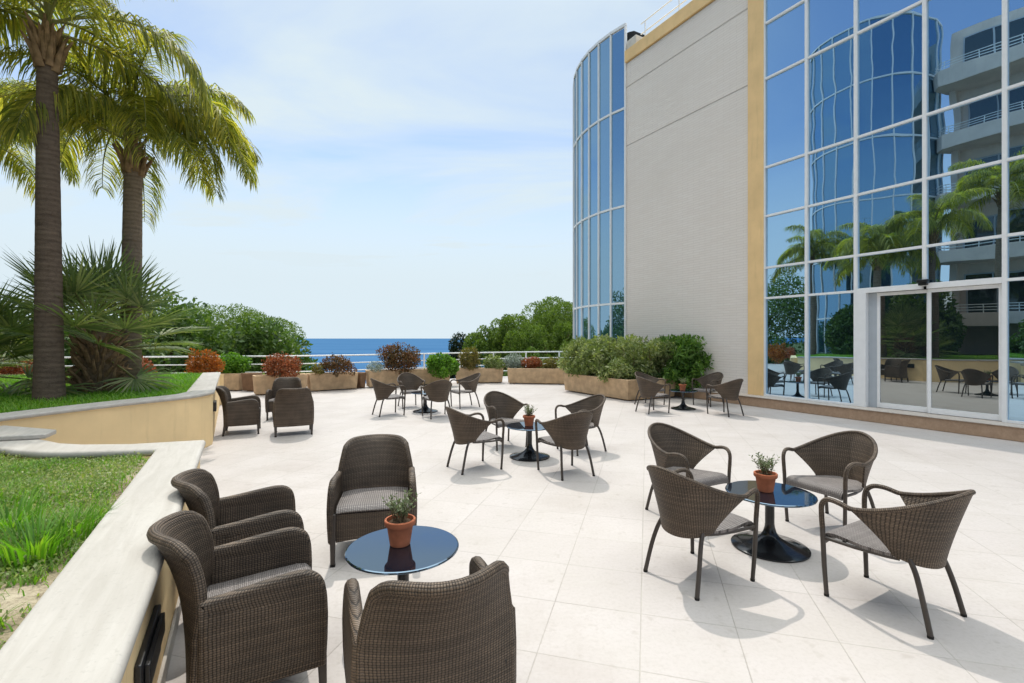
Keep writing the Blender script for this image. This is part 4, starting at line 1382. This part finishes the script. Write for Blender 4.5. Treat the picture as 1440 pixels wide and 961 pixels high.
# ------------------------------------------------------------------ wicker armchairs
def make_armchair():
    root = empty('wicker_armchair')
    # back: leaning, hollow in plan, rolled top
    ni, nj = 26, 24
    Pg, UVg = [], []
    prof = [(-.262, .17), (-.268, .30), (-.280, .45), (-.302, .58), (-.335, .69), (-.370, .770), (-.398, .820), (-.420, .842)]
    pr = smooth_path([(0, y, z) for y, z in prof], 4)
    nj = len(pr) - 1
    for i in range(ni + 1):
        s = -1 + 2 * i / ni
        row, uvr, ln = [], [], 0
        for j, q in enumerate(pr):
            z = q.z
            w = .300 if z < .56 else .300 - .048 * ((z - .56) / .30) ** 1.2
            drop = .05 * abs(s) ** 9 * max(0, (z - .56) / .31)
            y = q.y + (.06 + .095 * max(0, (z - .45) / .42)) * s * s * min(1, z / .5)
            row.append(Vector((s * w, y, z - drop)))
            if j:
                ln += (q - pr[j - 1]).length
            uvr.append((s * .30, ln))
        Pg.append(row); UVg.append(uvr)
    bk = MB().shell(Pg, UVg, .046)
    bk.build('backrest', M['wicker'], root, smooth=60)
    rimp = [Pg[i][-1] for i in range(ni + 1)]
    left = [Pg[0][j] for j in range(0, nj)]; right = [Pg[ni][j] for j in range(nj - 1, -1, -1)]
    MB().tube(left + rimp + right, .0255, 10).build('rim', M['wicker'], root, smooth=70)
    # arms
    for sd in (-1, 1):
        top = smooth_path([(-.235, .612), (-.10, .618), (.06, .640), (.17, .650), (.235, .638), (.282, .595), (.303, .525), (.312, .42)] and [Vector((y, z, 0)) for y, z in [(-.226, .606), (-.10, .618), (.06, .638), (.17, .648), (.238, .636), (.284, .595), (.304, .525), (.310, .42)]], 4)
        out = [(p.x, p.y) for p in top] + [(.308, .30), (.302, .17), (.15, .165), (0, .165), (-.12, .165), (-.232, .168), (-.230, .30), (-.226, .45)]
        n = len(out)
        cxy = (sum(p[0] for p in out) / n, sum(p[1] for p in out) / n)
        rings = [(.060, .020), (.018, .0275), (.005, .018), (.0, .0), (.005, -.018), (.018, -.0275), (.060, -.020)]
        V, UV = [], []
        def inset(d):
            q = []
            for i in range(n):
                a_, b_, c_ = Vector(out[i - 1]), Vector(out[i]), Vector(out[(i + 1) % n])
                t1, t2 = (b_ - a_).normalized(), (c_ - b_).normalized()
                nn = Vector((t1.y, -t1.x)) + Vector((t2.y, -t2.x))
                nn.normalize()
                q.append(b_ + nn * d)
            return q
        for d, x in rings:
            for p in inset(d):
                bow = .012 * math.sin(PI * min(1, max(0, (p.y - .16) / .48)))
                V.append((sd * (.302 + bow) + x, p.x, p.y)); UV.append((p.x + x, p.y))
        F_ = []
        for k in range(len(rings) - 1):
            for i in range(n):
                j = (i + 1) % n
                F_.append((k * n + i, k * n + j, (k + 1) * n + j, (k + 1) * n + i))
        # flat faces as fans about a centre
        for k, x in ((0, rings[0][1]), (len(rings) - 1, rings[-1][1])):
            V.append((sd * .314 + x, cxy[0], cxy[1])); UV.append(cxy)
            ci = len(V) - 1
            for i in range(n):
                j = (i + 1) % n
                F_.append((ci, k * n + j, k * n + i) if k == 0 else (ci, k * n + i, k * n + j))
        MB().add(V, F_, UV).build('arm', M['wicker'], root, smooth=60)
        for y, top_, dy in ((.278, .40, .012), (-.240, .19, -.03)):
            m_ = MB()
            a_ = .024; b_ = .016
            yb = y + dy
            v_ = [(sd * .296 - b_, yb - b_, .014), (sd * .296 + b_, yb - b_, .014), (sd * .296 + b_, yb + b_, .014), (sd * .296 - b_, yb + b_, .014),
                  (sd * .298 - a_, y - a_, top_), (sd * .298 + a_, y - a_, top_), (sd * .298 + a_, y + a_, top_), (sd * .298 - a_, y + a_, top_)]
            m_.add(v_, [(3, 2, 1, 0), (4, 5, 6, 7), (0, 1, 5, 4), (1, 2, 6, 5), (2, 3, 7, 6), (3, 0, 4, 7)])
            lg = m_.build('leg', M['chair_tube'], root, bevel=.006)
            MB().box((sd * .296, yb, .007), (.036, .036, .014)).build('foot', M['rubber'], lg)
    # seat and front apron
    Pg, UVg = [], []
    for i in range(13):
        u = -1 + 2 * i / 12
        row, uvr, ln = [], [], 0
        pts_ = [(-.26, .405), (-.1, .412), (.1, .425), (.22, .430), (.262, .424), (.280, .402)]
        for k, (y, z) in enumerate(pts_):
            if k:
                ln += math.hypot(y - pts_[k - 1][0], z - pts_[k - 1][1])
            row.append(Vector((u * .272, y, z - .010 * abs(u) ** 6))); uvr.append((u * .272, ln))
        Pg.append(row); UVg.append(uvr)
    MB().shell(Pg, UVg, .04).build('seat', M['wicker_seat'], root, smooth=50)
    Pg, UVg = [], []
    for i in range(9):
        u = -1 + 2 * i / 8
        row = [Vector((u * .276, .276 - .004 * k, .392 - .222 * k / 5 + .02 * (1 - u * u) * (k == 5))) for k in range(6)]
        Pg.append(row); UVg.append([(u * .276, p.z) for p in row])
    MB().shell(Pg, UVg, .02).build('front_apron', M['wicker'], root, smooth=50)
    return root

# ------------------------------------------------------------------ tables and pots
def make_table():
    root = empty('pedestal_table')
    MB().lathe([(.02, .444), (.335, .444), (.3415, .4475), (.3435, .453), (.3415, .4585), (.335, .462), (.02, .462)], 72).build('table_top', M['table_glass'], root, smooth=25)
    MB().lathe([(.12, .425), (.12, .443)], 32).build('top_plate', M['table_metal'], root, smooth=30)
    MB().lathe([(.036, .05), (.036, .425)], 24).build('pole', M['table_metal'], root, smooth=30)
    MB().lathe([(.290, 0), (.298, .006), (.298, .014), (.285, .022), (.22, .036), (.15, .055), (.10, .078), (.068, .105), (.050, .135), (.040, .17), (.036, .20)], 64).build('base', M['table_metal'], root, smooth=30)
    return root
def make_pot(seed):
    root = empty('potted_plant')
    MB().lathe([(.056, 0), (.060, .004), (.078, .118), (.089, .120), (.092, .126), (.092, .150), (.088, .154), (.080, .153), (.078, .145), (.076, .128)], 36).build('pot', M['terracotta'], root, smooth=35)
    MB().lathe([(.0765, .122), (.070, .134), (.01, .140)], 24).build('soil', M['potsoil'], root, smooth=60)
    gg = random.Random(seed)
    m_ = MB(); V, Fc = [], []
    for i in range(30):
        a_ = gg.uniform(0, 2 * PI); sp = gg.uniform(.15, .95)
        hgt = gg.uniform(.10, .185) * (1.12 - .35 * sp)
        b0 = Vector((gg.uniform(-.04, .04), gg.uniform(-.04, .04), .13))
        p1 = b0 + Vector((math.cos(a_) * sp * .045, math.sin(a_) * sp * .045, hgt * .55))
        p2 = b0 + Vector((math.cos(a_) * sp * .115, math.sin(a_) * sp * .115, hgt))
        m_.tube([b0, p1, p2], [.0022, .0018, .001], 5)
        for k in range(15):
            s = .25 + .75 * k / 14
            c_ = b0.lerp(p1, s * 2) if s < .5 else p1.lerp(p2, s * 2 - 1)
            ax = Vector((gg.uniform(-1, 1), gg.uniform(-1, 1), gg.uniform(.0, 1.2))).normalized()
            sd_ = ax.cross(Vector((gg.uniform(-1, 1), gg.uniform(-1, 1), gg.uniform(-1, 1)))).normalized()
            l_ = gg.uniform(.018, .032); w_ = l_ * .19
            o_ = len(V)
            V += [c_, c_ + ax * l_ * .5 + sd_ * w_, c_ + ax * l_, c_ + ax * l_ * .5 - sd_ * w_]
            Fc.append((o_, o_ + 1, o_ + 2, o_ + 3))
    m_.build('stem', M['stem'], root, smooth=60)
    np_mesh('foliage', [tuple(v) for v in V], Fc, 4, M['pot_leaf'], root)
    return root

tables = [((2.16, 4.10), 'black glass pedestal table amid the four largest tub chairs'),
          ((.26, 7.22), 'black glass pedestal table of the middle tub chair group'),
          ((-2.07, 11.69), 'black pedestal table without a pot, in front of the maroon bush'),
          ((4.24, 12.12), 'black pedestal table beside the hedge, near the stone wall'),
          ((-.674, 3.03), 'black glass table reflecting blue sky between the near armchairs')]
tproto = make_table()
for i, ((x, y), lab) in enumerate(tables):
    t = tproto if i == 0 else copy_tree(tproto)
    t.location = (x, y, 0)
    tag(t, lab, 'table', 'black pedestal tables')
pots = [((2.14, 4.13), 'small terracotta pot plant on the table of the four largest tub chairs', 0),
        ((.25, 7.20), 'small terracotta pot plant on the middle table', 1.3),
        ((4.22, 12.1), 'small terracotta pot plant on the table by the hedge', 2.2),
        ((-.70, 3.06), 'largest looking terracotta pot plant, on the blue reflecting table', 3.9)]
pproto = make_pot(77)
for i, ((x, y), lab, rz) in enumerate(pots):
    p_ = pproto if i == 0 else copy_tree(pproto)
    p_.location = (x, y, .4625)
    p_.rotation_euler.z = rz
    if i == 3:
        p_.scale = (1.04, 1.04, 1.04)
    tag(p_, lab, 'potted plant', 'terracotta pots on the tables')

tubs = [((2.50, 3.22), (-.26, .46), 'tub chair at right seen from behind, throwing the longest shadow at the photo edge'),
        ((1.37, 3.62), (.473, .279), 'tub chair seen from behind, left front of the largest tub chair group'),
        ((1.717, 4.85), (.46, -.88), 'tub chair with rounded back facing us, left rear of the largest tub chair group'),
        ((2.99, 4.56), (-.9, -.43), 'tub chair turned left with lit seat, right rear of the largest group'),
        ((-.51, 6.62), (.471, .288), 'tub chair at the left of the middle table, back turned to us'),
        ((.705, 6.38), (-.215, .455), 'tub chair in front of the middle table, its back square to us'),
        ((-.13, 7.99), (.47, -.88), 'tub chair behind the middle table on the left, open side to us'),
        ((1.085, 7.64), (-.88, -.48), 'tub chair behind the middle table on the right, facing left'),
        ((-2.83, 11.2), (.45, .31), 'tub chair at the left end of the group before the maroon bush'),
        ((-1.67, 10.95), (-.43, .9), 'tub chair in front of the potless table, its back to us'),
        ((-2.6, 12.5), (.46, -.88), 'tub chair against the longest planter box, behind the potless table'),
        ((-1.19, 12.5), (-.85, -.5), 'tub chair right of the potless table, below the bright green bush'),
        ((3.32, 11.6), (.9, .4), 'tub chair hiding the corner of the hedge planter, back to us'),
        ((3.62, 12.9), (.6, -.75), 'tub chair half hidden in the shade of the hedge'),
        ((5.15, 12.8), (-.87, -.5), 'tub chair with dark hollow back, closest to the stone wall'),
        ((4.90, 11.23), (-.26, .54), 'tub chair nearest the ochre column, back turned to us')]
cproto = make_tub_chair()
for i, ((x, y), f, lab) in enumerate(tubs):
    c_ = cproto if i == 0 else copy_tree(cproto)
    c_.location = (x, y, 0)
    c_.rotation_euler.z = face_rz(f)
    tag(c_, lab, 'chair', 'woven tub chairs round the tables')
arms = [((-1.315, 2.50), (.876, .482), 'wicker armchair nearest the planter cap, its whole side panel showing'),
        ((-1.775, 3.32), (.876, .482), 'wicker armchair behind the nearest side-on one, also backed to the low wall'),
        ((-1.15, 4.10), (.22, -.975), 'wicker armchair facing us with a pale seat, behind the blue reflecting table'),
        ((-.375, 2.17), (-.38, .92), 'wicker armchair seen square from behind at the bottom of the photo'),
        ((-5.04, 9.12), (.90, .42), 'distant wicker armchair beside the end of the palm planter wall'),
        ((-4.03, 9.03), (-.42, .9), 'distant wicker armchair with its back to us'),
        ((-4.99, 10.76), (.25, -.97), 'distant wicker armchair half hidden behind the other two')]
aproto = make_armchair()
for i, ((x, y), f, lab) in enumerate(arms):
    c_ = aproto if i == 0 else copy_tree(aproto)
    c_.location = (x, y, 0)
    c_.rotation_euler.z = face_rz(f)
    tag(c_, lab, 'armchair', 'brown wicker armchairs')
